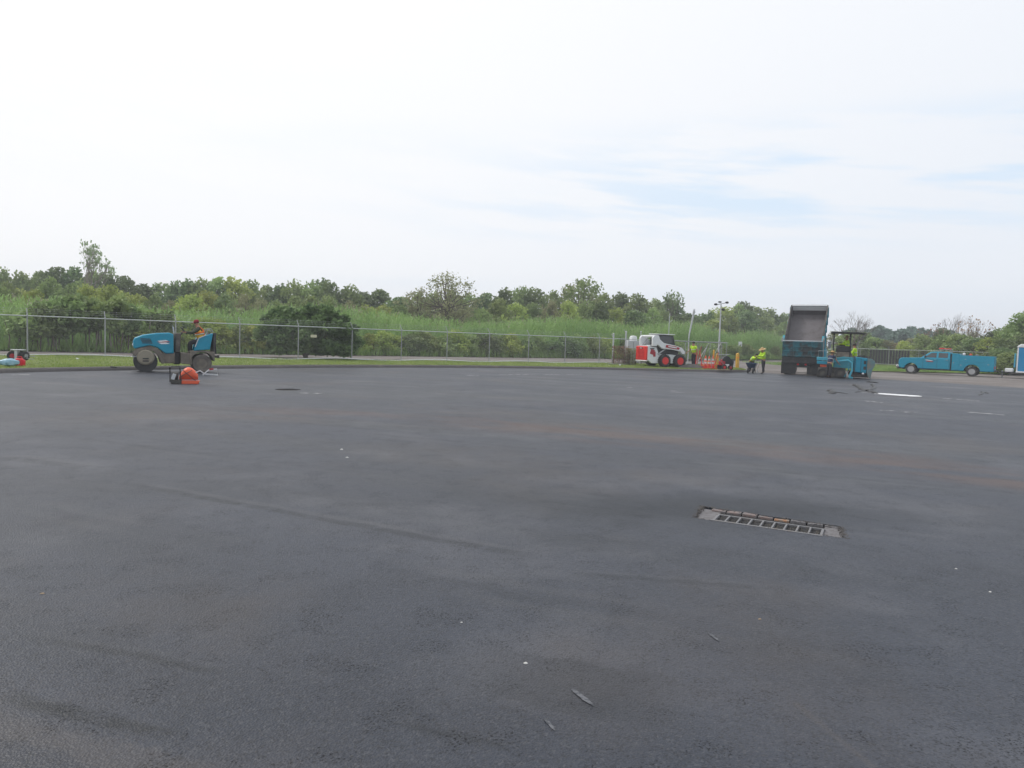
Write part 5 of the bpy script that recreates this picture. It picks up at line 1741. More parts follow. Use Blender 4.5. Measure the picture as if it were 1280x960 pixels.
b = MB(); b.tube([(-.05, -.225, .42), (.12, -.235, .26), (.30, -.20, .10)], .010, 5); b.tube([(-.14, -.2, .20), (.0, -.235, .30), (.20, -.21, .42)], .010, 5); b.build('strap', M['black'], cp_)
b = MB(); b.box((-.27, 0, .22), (.17, .24, .22)); b.lathe([(.07, -.17), (.09, -.15), (.09, .1)], (-.27, 0, .24), 'Y', 14); b.build('engine', M['black_dusty'], cp_, bevel=.02)
b = MB(); b.box((-.30, -.20, .22), (.10, .02, .18), rot=(0, .3, 0)); b.build('engine_cover', M['galv_pale'], cp_, bevel=.01)
b = MB()
for y_ in (-.22, .22):
    b.tube([(-.40, y_, .05), (-.41, y_, .50), (-.14, y_, .53), (-.10, y_, .10)], .016, 6)
b.tube([(-.41, -.22, .50), (-.41, .22, .50)], .016, 6); b.tube([(-.14, -.22, .53), (-.14, .22, .53)], .016, 6); b.tube([(-.40, -.22, .07), (-.40, .22, .07)], .016, 6)
b.build('guard_frame', M['black'], cp_, smooth=True)
b = MB()
b.tube([(.30, -.2, .34), (.42, -.2, .40), (.55, -.2, .30), (.92, -.2, .27), (.90, -.2, .46), (.66, -.2, .42), (.50, -.2, .27)], .013, 6)
b.tube([(.30, .2, .34), (.42, .2, .40), (.55, .2, .30), (.92, .2, .27), (.90, .2, .46), (.66, .2, .42), (.50, .2, .27)], .013, 6)
b.tube([(.92, -.2, .27), (.92, .2, .27)], .013, 6)
b.build('handle', M['galv_pale'], cp_, smooth=True)
b = MB(); b.box((.74, -.2, .45), (.12, .03, .03), rot=(0, -.2, 0)); b.box((.74, .2, .45), (.12, .03, .03), rot=(0, -.2, 0)); b.build('grip', M['decal_red'], cp_)

# ------------------------------------------------ skid steer
ss = thing('skid_steer_loader', 'white and red skid steer loader on the grass verge, red grille door to the camera', 'skid steer', tuple(at(823.5, 49.6, .175)), R(21.5))
ss.scale = (1.1, 1.1, 1.1)
xo = .10
for s_ in (-1, 1):
    b = MB(); b.prism([(-1.28, .46), (-.95, .22), (1.15, .24), (1.2, .70), (.55, .80), (-.45, .82), (-.62, 1.22), (-1.26, 1.30)], s_ * .44, s_ * .62); b.build('chassis_side', M['white'], ss, bevel=.02)
    b = MB(); b.box((-.93, s_ * .632, .93), (.28, .02, .30), rot=(0, .3, 0)); b.box((-.78, s_ * .634, .80), (.16, .02, .32)); b.build('side_decal', M['decal_red'], ss)
    b = MB(); b.box((-.95, s_ * .63, 1.13), (.30, .02, .07)); b.build('side_vent', M['black'], ss)
    for x_ in (-.10, 1.02):
        wheel(ss, (x_, s_ * .74, .40), .40, .28, .23, side=s_, rim_mat='red', lugs=20)
    # lift arm: upright at the back, long arm forward and down
    arm = [(-1.02, 1.30), (-1.06, 1.80), (-.92, 1.98), (-.62, 1.98), (-.50, 1.72), (-.20, 1.50), (.60, 1.38), (1.15, 1.24), (1.38, 1.02), (1.36, .84), (1.18, .84), (1.05, 1.00), (.50, 1.10), (-.35, 1.16), (-.66, 1.40), (-.78, 1.30)]
    b = MB(); b.prism(arm, s_ * .66, s_ * .80); b.build('lift_arm', M['white'], ss, bevel=.02)
    b = MB(); b.prism([(-.05, 1.40), (.62, 1.34), (.98, 1.24), (.90, 1.12), (.45, 1.17), (-.10, 1.24)], s_ * .802, s_ * .812); b.build('arm_decal', M['decal_red'], ss)
    b = MB(); b.prism([(.10, 1.34), (.55, 1.30), (.78, 1.25), (.72, 1.20), (.45, 1.23), (.10, 1.28)], s_ * .813, s_ * .818); b.build('arm_lettering', M['white'], ss)
    b = MB(); b.tube([(-.55, s_ * .70, .80), (.05, s_ * .70, 1.20)], .05, 8); b.build('lift_cylinder', M['galv'], ss)
    b = MB(); b.box((.35, s_ * .66, .95), (1.2, .08, .22)); b.build('fender', M['black'], ss, bevel=.02)
b = MB(); b.box((0.0, 0, .62), (2.2, .88, .70)); b.box((-.7, 0, 1.1), (1.0, .88, .36)); b.build('engine_bay', M['black_dusty'], ss, bevel=.03)
b = MB(); b.prism([(-1.36, .40), (-1.26, .40), (-1.26, 1.30), (-1.36, 1.28)], -.64, .64); td = b.build('rear_door', M['red'], ss, bevel=.05)
for k in range(7):
    b = MB(); b.box((-1.372, 0, .56 + k * .085), (.03, .72, .032)); b.build('grille_bar', M['red'], td, bevel=.006)
for k in range(5):
    b = MB(); b.box((-1.368, -.32 + k * .16, .80), (.02, .03, .56)); b.build('grille_rib', M['decal_red'], td)
b = MB(); b.box((-1.37, 0, 1.16), (.03, .38, .07)); b.build('latch_recess', M['black'], td)
b = MB(); b.box((-1.385, 0, 1.155), (.02, .24, .035)); b.build('badge', M['white'], td)
for s_ in (-1, 1):
    b = MB(); b.box((-1.37, s_ * .53, 1.19), (.03, .14, .05)); b.build('tail_light', M['lamp_red'], td)
b = MB(); b.box((-1.31, 0, .36), (.14, 1.26, .07)); b.build('rear_bumper', M['white'], ss, bevel=.02)
b = MB(); b.prism([(-1.25, 1.30), (-.55, 1.36), (-.55, 1.30)], -.50, .50); b.build('engine_cover', M['white'], ss)
b = MB(); b.prism([(-.42, 1.05), (.80, .85), (.86, 1.45), (.72, 2.0), (-.40, 2.04), (-.48, 1.6)], -.43, .43); cb = b.build('cab_frame', M['black'], ss, bevel=.03)
b = MB(); b.box((.12, 0, 2.06), (1.36, .96, .05)); b.build('cab_roof', M['white'], ss, bevel=.02)
for s_ in (-1, 1):
    b = MB(); b.prism([(-.30, 1.42), (.66, 1.34), (.60, 1.92), (-.30, 1.95)], s_ * .432, s_ * .440); b.build('side_window', M['glass'], ss)
b = MB(); b.box((-.47, 0, 1.72), (.02, .7, .42), rot=(0, .18, 0)); b.build('rear_window', M['glass'], ss)
b = MB(); b.tube([(-.85, -.73, 1.92), (-.85, .73, 1.92)], .07, 8); b.build('cross_tube', M['white'], ss, smooth=True)
for s_ in (-.5, .5):
    b = MB(); b.tube([(-1.0, s_, 1.32), (-.5, s_, 1.9)], .03, 6); b.build('support_strut', M['galv'], ss)
b = MB(); b.prism([(1.36, .06), (2.55, .02), (2.55, .05), (1.44, .12), (1.40, .62), (1.34, .62)], -.85, .85); b.build('bucket', M['steel_dusty'], ss, bevel=.008)
b = MB(); b.box((1.50, -.6, .24), (.18, .25, .10)); b.build('bucket_bolt_plate', M['galv_pale'], ss)
b = MB(); b.tube([(1.1, -.3, .9), (1.42, -.3, .5)], .04, 6); b.tube([(1.1, .3, .9), (1.42, .3, .5)], .04, 6); b.build('tilt_cylinder', M['galv'], ss)

# ================================================================== PEOPLE


def skin_obj(name, verts, edges, radii, mat, parent, root=0, sub=1):
    me = bpy.data.meshes.new(name)
    me.from_pydata([tuple(v) for v in verts], edges, [])
    me.materials.append(mat)
    o = bpy.data.objects.new(name, me)
    put(o, parent)
    md = o.modifiers.new('skin', 'SKIN'); md.use_smooth_shade = True
    sv = me.skin_vertices[0].data if me.skin_vertices else None
    if sv is None:
        me.attributes.new('skin', 'FLOAT', 'POINT')
    for i, r in enumerate(radii):
        rr_ = r if isinstance(r, tuple) else (r, r)
        sv[i].radius = rr_
        sv[i].use_root = (i == root)
    ms = o.modifiers.new('sub', 'SUBSURF'); ms.levels = sub; ms.render_levels = sub
    return o


def rotv(v, ang, axis='Y'):
    return Matrix.Rotation(ang, 3, axis) @ Vector(v)


def person(label, loc, rz, H=1.75, lean=5, legs=((0, 0), (0, 0)), arms=((5, 15, 8), (5, 15, 8)), pelvis=None, top='lime', bottom='dark_cloth', hat=None, vest=None, head_pitch=0, sleeves='long', group=None, twist=0, spread=.02):
    """facing local +X. legs=(thigh forward deg, knee bend deg) for left,right; arms=(forward deg, elbow bend deg, outward deg)"""
    k = H / 1.75
    root = thing('person', label, 'person', loc, rz, group)
    pz = .93 * k if pelvis is None else pelvis
    pel = Vector((0, 0, pz))
    la = R(lean)
    up = Vector((math.sin(la), 0, math.cos(la)))
    fw = Vector((math.cos(la), 0, -math.sin(la)))
    belly = pel + up * .17 * k
    chest = pel + up * .36 * k + fw * .01
    neck = pel + up * .52 * k
    hp = R(lean * .5 + head_pitch)
    hup = Vector((math.sin(hp), 0, math.cos(hp))); hfw = Vector((math.cos(hp), 0, -math.sin(hp)))
    hb = neck + hup * .07 * k + fw * .01
    hm = hb + hup * .10 * k + hfw * .015
    ht = hb + hup * .19 * k
    V_ = [pel, belly, chest, neck, hb, hm, ht]
    E_ = [(i, i + 1) for i in range(6)]
    Rd = [(.125 * k, .10 * k), (.12 * k, .095 * k), (.14 * k, .10 * k), (.06 * k, .055 * k), (.062 * k, .06 * k), (.082 * k, .088 * k), (.055 * k, .06 * k)]
    V_.append(hm + hfw * .095 * k - hup * .01); E_.append((5, 7)); Rd.append((.018 * k, .014 * k))    # nose
    arm_pts, leg_pts = [], []
    for s_, (f_, el_, o_) in zip((1, -1), arms):
        sh = neck - up * .05 * k + Vector((0, s_ * .185 * k, 0))
        d = rotv((0, 0, -1), -R(f_), 'Y'); d = Vector((d.x, math.sin(R(o_)) * s_, d.z)).normalized()
        elb = sh + d * .29 * k
        d2 = rotv(d, -R(el_), 'Y')
        wr = elb + d2 * .25 * k
        palm = wr + d2 * .07 * k
        arm_pts.append((sh, elb, wr, palm, d2))
        b0 = len(V_)
        V_ += [sh, elb, wr, palm]; Rd += [.055 * k, .040 * k, .026 * k, (.036 * k, .018 * k)]
        E_ += [(3, b0), (b0, b0 + 1), (b0 + 1, b0 + 2), (b0 + 2, b0 + 3)]
        side = Vector((0, 1, 0)) if abs(d2.y) < .8 else Vector((1, 0, 0))
        curl = d2.cross(side).normalized()
        for j, L_ in enumerate((.068, .078, .072, .056)):
            o = side * (j - 1.5) * .02 * k
            p1 = palm + o + d2 * .035 * k; p2 = p1 + (d2 + curl * .5 * 1).normalized() * L_ * .55 * k; p3 = p2 + (d2 * .3 + curl).normalized() * L_ * .4 * k
            c = len(V_); V_ += [p1, p2, p3]; Rd += [.010 * k, .009 * k, .007 * k]; E_ += [(b0 + 3, c), (c, c + 1), (c + 1, c + 2)]
        p1 = wr + d2 * .03 * k + side * .035 * s_ * -1 * k; p2 = p1 + (d2 + side * -.4 * s_ + curl * .3).normalized() * .045 * k
        c = len(V_); V_ += [p1, p2]; Rd += [.012 * k, .009 * k]; E_ += [(b0 + 2, c), (c, c + 1)]
    for s_, (t_, kn_) in zip((1, -1), legs):
        hipj = pel + Vector((0, s_ * .09 * k, -.03 * k))
        d = rotv((0, 0, -1), -R(t_), 'Y'); d = Vector((d.x, s_ * spread * 3, d.z)).normalized()
        kn = hipj + d * .43 * k
        d2 = rotv(d, R(kn_), 'Y')
        an = kn + d2 * .41 * k
        toe = an + Vector((.17, 0, -.035)) * k
        heel = an + Vector((-.05, 0, -.03)) * k
        leg_pts.append((hipj, kn, an, toe, heel))
        b0 = len(V_)
        V_ += [hipj, kn, an]; Rd += [.085 * k, .058 * k, .040 * k]
        E_ += [(0, b0), (b0, b0 + 1), (b0 + 1, b0 + 2)]
    skin_obj('body', V_, E_, Rd, M['skin'], root, 0, 1)
    # shirt
    tv = [pel + up * .0, belly, chest, neck - up * .02 * k]; te = [(0, 1), (1, 2), (2, 3)]
    tr2 = [(.175 * k, .14 * k), (.175 * k, .14 * k), (.20 * k, .15 * k), (.10 * k, .085 * k)]
    for (sh, elb, wr, palm, d2) in arm_pts:
        b0 = len(tv)
        if sleeves == 'long':
            tv += [sh, elb, wr]; tr2 += [.085 * k, .066 * k, .05 * k]; te += [(3, b0), (b0, b0 + 1), (b0 + 1, b0 + 2)]
        else:
            tv += [sh, sh.lerp(elb, .6)]; tr2 += [.072 * k, .062 * k]; te += [(3, b0), (b0, b0 + 1)]
    skin_obj('shirt', tv, te, tr2, M[top], root, 0, 1)
    if vest:
        skin_obj('vest', [pel + up * .02, belly, chest, neck - up * .01 * k], [(0, 1), (1, 2), (2, 3)], [(.195 * k, .155 * k), (.195 * k, .155 * k), (.22 * k, .165 * k), (.125 * k, .10 * k)], M[vest], root, 0, 1)
        b = MB()
        mid = belly.lerp(chest, .4)
        for zz in (-.03,):
            pts = []
            for i in range(17):
                a = 2 * PI * i / 16
                pts.append(mid + fw * .168 * k * math.cos(a) + Vector((0, .21 * k * math.sin(a), 0)))
            b.tube(pts, .020 * k, 4, cap=False)
        b.build('vest_tape', M['silver'], root)
        if vest == 'vest_yellow':
            b = MB()
            for s_ in (-1, 1):
                b.tube([belly + Vector((0, s_ * .10, 0)) - fw * .15, chest - fw * .16 + Vector((0, s_ * .10, 0)), neck + Vector((0, s_ * .11, .0)) - fw * .05, chest + fw * .15 + Vector((0, s_ * .10, 0))], .03, 5)
            b.tube([mid + fw * .16 * math.cos(i * PI / 8) + Vector((0, .195 * math.sin(i * PI / 8), .06)) for i in range(17)], .028, 5)
            b.build('vest_stripe', M['vest_orange'], root)
    else:
        b = MB(); mid = belly.lerp(chest, .5)
        b.tube([mid + fw * .155 * k * math.cos(i * PI / 8) + Vector((0, .195 * k * math.sin(i * PI / 8), 0)) for i in range(17)], .016 * k, 4, cap=False)
        b.build('shirt_tape', M['silver'], root)
    # trousers
    pv2 = [pel + up * .03, pel - Vector((0, 0, .02))]; pe = [(0, 1)]; pr = [(.135 * k, .11 * k), (.13 * k, .11 * k)]
    for (h_, kn, an, toe, heel) in leg_pts:
        b0 = len(pv2); pv2 += [h_, kn, an + (kn - an) * .08]; pr += [.115 * k, .090 * k, .075 * k]; pe += [(1, b0), (b0, b0 + 1), (b0 + 1, b0 + 2)]
    skin_obj('trousers', pv2, pe, pr, M[bottom], root, 0, 1)
    for (h_, kn, an, toe, heel) in leg_pts:
        skin_obj('boot', [an + Vector((0, 0, .06 * k)), an, toe], [(0, 1), (1, 2)], [.052 * k, (.05 * k, .045 * k), (.042 * k, .028 * k)], M['boot'], root, 1, 1)
    # hair, ears, eyes, hat
    b = MB()
    Hm = Matrix.Translation(hm + hup * .035 * k - hfw * .01) @ Matrix(((hfw.x, 0, hup.x), (0, 1, 0), (hfw.z, 0, hup.z))).to_4x4()
    b.lathe([(.094 * k, -.04 * k), (.098 * k, 0), (.088 * k, .04 * k), (.06 * k, .075 * k), (.002, .09 * k)], axis='Z', n=14, M=Hm)
    b.build('hair' if not hat else 'cap_lining', M['hair'], root, smooth=True)
    for s_ in (-1, 1):
        b = MB(); b.lathe([(.001, -.012 * k), (.022 * k, 0), (.001, .012 * k)], tuple(hm + Vector((0, s_ * .088 * k, 0))), 'Y', 8); b.build('ear', M['skin'], root, smooth=True)
        b = MB(); q = hm + hfw * .082 * k + Vector((0, s_ * .032 * k, 0)) + hup * .012; b.lathe([(.001, -.008), (.010 * k, 0), (.001, .008)], tuple(q), 'X', 8); b.build('eye', M['hair'], root)
    if hat == 'cap':
        b = MB()
        b.lathe([(.100 * k, -.01 * k), (.104 * k, .02 * k), (.096 * k, .06 * k), (.065 * k, .095 * k), (.002, .108 * k)], axis='Z', n=16, M=Hm)
        b.prism([(.06 * k, 0), (.19 * k, -.02 * k), (.19 * k, -.008 * k), (.06 * k, .02 * k)], -.07 * k, .07 * k, M=Hm); b.build('cap', M['cap_red'], root, smooth=True)
    elif hat in ('straw', 'tan'):
        b = MB()
        b.lathe([(.24 * k, -.015 * k), (.235 * k, .0), (.11 * k, .02 * k), (.105 * k, .08 * k), (.07 * k, .115 * k), (.002, .12 * k)], axis='Z', n=20, M=Hm)
        b.build('hat', M['straw'], root, smooth=True)
    return root


# seated driver on the roller (local frame of the roller, placed in the world beside it)
RM = Matrix.Translation(rol.location) @ Matrix.Rotation(rol.rotation_euler.z, 4, 'Z')
q = RM @ Vector((-.98, 0, 0))
person("roller's driver in a red cap and orange-yellow vest, seated and leaning to the wheel", (q.x, q.y, 0), rol.rotation_euler.z, 1.75, lean=12, pelvis=1.25, legs=((82, 88), (78, 84)), arms=((52, 40, 6), (52, 40, 6)), top='green_cloth', vest='vest_yellow', hat='cap', bottom='dark_cloth', head_pitch=8)
# worker by the gate
q = at(866.5, 50.2, .21)
person('worker in a lime vest and dark trousers standing right of the skid steer', (q.x, q.y, .21), R(215), 1.82, lean=6, arms=((-8, 15, 22), (12, 35, 22)), legs=((6, 4), (-6, 6)), top='lime', hat=None, sleeves='short')
# bending behind the barrow
q = P(940, 465)
BQ = P(939, 466.5)
person('worker in lime shirt bent low behind the dark blue wheelbarrow', (q.x + .1, q.y + .55, 0), R(-75), 1.78, lean=60, legs=((30, 42), (18, 34)), arms=((78, 20, 10), (78, 20, 10)), top='lime', bottom='dark_cloth', pelvis=.80, head_pitch=10)
# standing with straw hat
q = P(953.5, 467)
person('standing worker in a wide straw hat, lime shirt and dark trousers', (q.x, q.y, 0), R(195), 1.74, lean=7, legs=((8, 4), (-8, 8)), arms=((35, 55, 6), (30, 60, 6)), top='lime', bottom='dark_cloth', hat='straw', head_pitch=16)
# around the paver
PM = Matrix.Translation(pv_.location) @ Matrix.Rotation(pv_.rotation_euler.z, 4, 'Z')
q = PM @ Vector((.02, .55, 0))
person('paver operator in lime shirt seated behind the black console under the canopy', (q.x, q.y, 0), R(-24 + 200), 1.72, lean=5, pelvis=1.86, legs=((80, 80), (80, 80)), arms=((45, 45, 10), (45, 45, 10)), top='lime', hat='straw')
q = PM @ Vector((.42, -.3, 0))
person('worker in lime vest standing on the right side of the paver deck', (q.x, q.y, 0), R(-24 + 160), 1.70, lean=8, pelvis=1.36 + .90, legs=((3, 3), (-3, 3)), arms=((20, 60, 8), (40, 60, 8)), top='lime', bottom='dark_cloth', hat=None) if False else None
q = PM @ Vector((.52, 1.75, 0))
person('worker in lime shirt standing beyond the paver, right of its canopy post', (q.x, q.y, .0), R(150), 1.95, lean=4, legs=((3, 3), (-3, 3)), arms=((20, 60, 8), (40, 60, 8)), top='lime', bottom='dark_cloth', hat=None, pelvis=1.30)
q = PM @ Vector((-.98, -1.35, 0))
person('screed worker in navy shirt and tan hat leaning over the left end of the paver', (q.x, q.y, 0), R(-24 + 60), 1.72, lean=26, legs=((14, 12), (-4, 8)), arms=((20, 20, 10), (30, 12, 14)), top='navy_cloth', bottom='dark_cloth', hat='tan', sleeves='short')

# ================================================================== SMALL THINGS


def wheelbarrow(loc_, rz, lab, mat='barrow'):
    t = thing('wheelbarrow', lab, 'wheelbarrow', loc_, rz)
    b = MB()
    o_ = [(-.42, -.30, .68), (.42, -.34, .68), (.42, .34, .68), (-.42, .30, .68), (-.26, -.20, .38), (.20, -.20, .36), (.20, .20, .36), (-.26, .20, .38)]
    i_ = [(x_ * .94, y_ * .92, z_ + .02) for x_, y_, z_ in o_]
    b.add(o_ + i_, [(0, 1, 5, 4), (1, 2, 6, 5), (2, 3, 7, 6), (3, 0, 4, 7), (4, 5, 6, 7), (8, 12, 13, 9), (9, 13, 14, 10), (10, 14, 15, 11), (11, 15, 12, 8), (12, 15, 14, 13), (0, 8, 9, 1), (1, 9, 10, 2), (2, 10, 11, 3), (3, 11, 8, 0)])
    b.build('tray', M[mat], t)
    b = MB()
    for s_ in (-1, 1):
        b.tube([(.55, s_ * .06, .22), (-.2, s_ * .22, .36), (-.85, s_ * .28, .66)], .018, 6)
        b.tube([(-.15, s_ * .22, .36), (-.35, s_ * .24, .02), (-.05, s_ * .2, .34)], .015, 6)
    b.build('frame', M['black'], t)
    for y_ in ((.0,) if mat != 'barrow' else (-.16, .16)):
        w_ = wheel(t, (.55, y_, .19), .19, .09, .10, side=-1)
    return t


wheelbarrow((BQ.x, BQ.y, 0), R(-115), 'dark blue two-wheeled wheelbarrow in front of the bending worker')

# tools: shovel held by the standing worker
q = P(946.5, 466.5)
sh_ = thing('shovel', 'long-handled shovel in front of the standing worker in the straw hat', 'shovel', (q.x, q.y, 0), 0)
b = MB(); b.tube([(0, 0, .25), (.28, .05, 1.15)], .016, 6); b.build('handle', M['wood'], sh_)
b = MB(); b.prism([(-.07, .0), (.0, .26), (.03, .26), (-.04, .0)], -.11, .11); b.build('blade', M['galv'], sh_)

# cones


def cone(loc_, lab, lying=False, s_=1.0):
    t = thing('traffic_cone', lab, 'traffic cone', loc_, 0.3, 'orange cones among the tools')
    b = MB(); b.box((0, 0, .02), (.36, .36, .04)); b.build('base', M['orange'], t, bevel=.008)
    b = MB(); b.lathe([(.14, .04), (.115, .19)], axis='Z', n=16); b.lathe([(.088, .36), (.075, .44)], axis='Z', n=16); b.lathe([(.060, .54), (.03, .70), (.001, .71)], axis='Z', n=16); b.build('cone', M['orange'], t, smooth=True)
    b = MB(); b.lathe([(.115, .19), (.088, .36)], axis='Z', n=16); b.lathe([(.075, .44), (.060, .54)], axis='Z', n=16); b.build('reflective_band', M['silver'], t, smooth=True)
    t.scale = (s_, s_, s_)
    if lying: t.rotation_euler = (R(80), 0, .8)
    return t


for (px, d, lab, ly, s_) in ((881.5, 49.3, 'orange cone with white bands, left one of the upright pair', False, 1.25), (890.5, 49.2, 'orange cone with white bands, right one of the upright pair', False, 1.25),
                             (886, 50.4, 'orange cone half hidden behind the upright pair of cones', False, 1.2), (905, 48.9, 'orange cone with pale band lying under the black blower', True, .9)):
    q = at(px, d, .18); cone((q.x, q.y, .18 if not ly else .30), lab, ly, s_)
# red tool rack / crate
q = at(886, 48.7, .16)
ck = thing('tool_crate', 'open red wire crate of tools at the foot of the orange cones', 'crate', (q.x, q.y, .16), R(18))
b = MB(); b.box((0, 0, .05), (.95, .5, .06)); b.build('tray', M['red'], ck)
for z_ in (.18, .32):
    b = MB(); b.tube([(-.47, -.25, z_), (.47, -.25, z_), (.47, .25, z_), (-.47, .25, z_), (-.47, -.25, z_)], .02, 5); b.build('rail', M['red'], ck)
for x_ in (-.47, -.16, .16, .47):
    for y_ in (-.25, .25):
        b = MB(); b.box((x_, y_, .20), (.04, .04, .30)); b.build('upright', M['red'], ck)
for i, (x_, h_, m_) in enumerate(((-.3, .8, 'wood'), (-.05, .55, 'yellow'), (.2, .9, 'galv'), (.35, .6, 'orange'))):
    b = MB(); b.tube([(x_, 0, .08), (x_ + .12 * (i - 1.5), .05, h_)], .025, 5); b.build('tool', M[m_], ck)
# black walk-behind blower
q = at(905, 47.9, .13)
bl = thing('walk_behind_blower', 'black walk-behind blower with a tall handle at the end of the verge', 'blower', (q.x, q.y, .13), R(20))
b = MB(); b.lathe([(.12, -.14), (.34, -.12), (.36, 0), (.34, .12), (.12, .14)], (.10, 0, .62), 'Y', 20); b.build('fan_housing', M['black'], bl, smooth=True)
b = MB(); b.prism([(.30, .30), (.66, .34), (.70, .62), (.42, .78)], -.12, .12); b.build('outlet', M['black'], bl, bevel=.02)
b = MB(); b.box((-.20, 0, .46), (.34, .32, .30)); b.lathe([(.11, .6), (.12, .68), (.05, .72)], (-.20, 0, 0), 'Z', 12); b.build('engine', M['decal_red'], bl, bevel=.03)
b = MB(); b.box((.12, -.16, .36), (.30, .03, .10)); b.build('guard', M['white'], bl)
b = MB()
for s_ in (-1, 1): b.tube([(-.1, s_ * .2, .30), (-.62, s_ * .22, .72), (-.66, s_ * .22, 1.02), (.3, s_ * .22, 1.06)], .017, 6)
b.tube([(.3, -.22, 1.06), (.3, .22, 1.06)], .017, 6); b.build('handle', M['galv'], bl)
for (x_, y_, r_) in ((-.18, -.26, .20), (-.18, .26, .20), (.52, 0, .20)):
    wheel(bl, (x_, y_, r_), r_, .09, .10, side=-1 if y_ <= 0 else 1, n=18, rim_mat='red')
b = MB(); b.box((.52, 0, .34), (.05, .14, .32)); b.build('fork', M['galv'], bl)
# boards and a hose lying at the tip of the verge
for (px, py, w_, rz, m_, lab) in ((903, 462.6, 1.1, .35, 'wood', 'pale tan board lying on the verge edge under the blower'), (922, 462.8, .9, .5, 'bark', 'dark brown plank lying at the very tip of the verge')):
    q = P(px, py, .16); b = MB(); b.box((0, 0, .03), (w_, .22, .045))
    tag(b.build('board', M[m_], None, bevel=.005, loc=(q.x, q.y, .15), rz=rz), lab, 'board')
q = at(868, 49.4, .19)
b = MB(); rr = random.Random(12)
pts = [(-1.0 + .12 * i, .25 * math.sin(i * .9), .03 + .01 * math.cos(i)) for i in range(20)]
b.tube(pts, .02, 5); tag(b.build('hose', M['decal_red'], None, loc=q, smooth=True), 'dull red hose snaking on the grass below the gate', 'hose')
# red jumble: leaning rake and poles behind
for i, (px, d, h_, ln, m_, lab) in enumerate(((870, 49.9, 1.3, .1, 'red', 'upright red stake just right of the worker at the gate'), (895, 49.4, 1.1, .3, 'decal_red', 'dull red stake right of the upright cones'), (900, 50.2, 1.3, -.5, 'wood', 'wooden stick slanting behind the black blower'), (873, 49.8, 1.5, .35, 'decal_red', 'dull red pole leaning beside the worker at the gate'), (876, 49.7, 1.2, -.25, 'red', 'short red pole leaning left of the upright cones'), (879, 50.0, 1.6, .5, 'galv', 'grey pole slanting above the upright cones'))):
    q = at(px, d, .2); b = MB(); b.tube([(-ln / 2, 0, 0), (ln / 2, .1, h_)], .028, 6)
    tag(b.build('pole', M[m_], None, loc=q), lab, 'pole')
# grey debris mound by the bucket
V, F = [], []
rr = random.Random(9)
q0 = at(866, 49.0, .17)
nn = 18
V = [(0, 0, .30)]; F = []
for ring in (1, 2, 3):
    for k in range(nn):
        a = 2 * PI * k / nn
        V.append((ring * .42 * math.cos(a) * rr.uniform(.85, 1.1), ring * .2 * math.sin(a) * rr.uniform(.85, 1.1), (.30, .24, .12, -.04)[ring] + rr.uniform(-.03, .03)))
for k in range(nn): F.append((0, 1 + k, 1 + (k + 1) % nn))
for ring in (1, 2):
    for k in range(nn):
        a = 1 + (ring - 1) * nn; c_ = 1 + ring * nn
        F += [(a + k, c_ + k, c_ + (k + 1) % nn, a + (k + 1) % nn)]
b = MB(); b.add(V, F); tag(b.build('rubble_heap', M['berm'], None, loc=q0), 'low heap of grey asphalt rubble just right of the loader bucket', 'rubble', kind='stuff')

# yellow bollards
for (px, d, h_, r_, zb_, lab) in ((921.3, 56.5, 1.15, .14, .1, 'thick yellow steel bollard right of the blower'), (891.5, 52.5, 1.25, .07, .2, 'slimmer yellow post standing behind the upright cones'), (896, 56.5, 1.0, .13, .15, 'dull yellow bollard partly hidden behind the gate frame')):
    q = at(px, d, zb_); t = thing('bollard', lab, 'bollard', (q.x, q.y, zb_))
    b = MB(); b.lathe([(r_, -.2), (r_, h_ - .08), (r_ * .8, h_ - .02), (r_ * .4, h_ + .02), (.001, h_ + .03)], axis='Z', n=16); b.build('post', M['yellow'], t, smooth=True)
    b = MB(); b.lathe([(r_ * 1.02, h_ * .68), (r_ * 1.02, h_ * .74)], axis='Z', n=16); b.build('band', M['amber'], t)
# white sign by the reeds
q = at(924, 99, .15)
t = thing('small_sign', 'small white sign on a post in front of the reeds above the yellow bollard', 'sign', q, .3)
b = MB(); b.box((0, 0, 1.0), (.08, .08, 2.0)); b.build('post', M['galv'], t)
b = MB(); b.box((0, -.05, 2.1), (.55, .03, .75)); pl_ = b.build('sign_plate', M['white'], t)
b = MB(); b.box((.10, -.07, 1.95), (.12, .01, .30)); b.build('sign_mark', M['black'], pl_)

# tall light pole
q = at(897.6, 62, .2); lp_h = (hor(898) - 380) * 62 / FPX + EYE - .2
t = thing('light_pole', 'tall slim pale light pole with lamp heads and a camera on top', 'light pole', q, .2)
b = MB(); b.tube([(0, 0, 0), (0, 0, lp_h * .32), (0, 0, lp_h)], [.09, .075, .05], 10); b.build('pole', M['galv_pale'], t, smooth=True)
b = MB(); b.tube([(-.45, 0, lp_h - .1), (.5, 0, lp_h + .1)], .035, 6); b.build('cross_arm', M['galv'], t)
for (x_, z_, r_) in ((-.5, -.08, .09), (.55, .12, .09), (.22, -.5, .10), (-.12, .14, .07)):
    b = MB(); b.lathe([(.03, -.16), (r_, -.1), (r_ * 1.05, .10), (.05, .14)], (x_, 0, lp_h + z_), 'X', 12); b.build('lamp_head', M['black'], t, smooth=True)
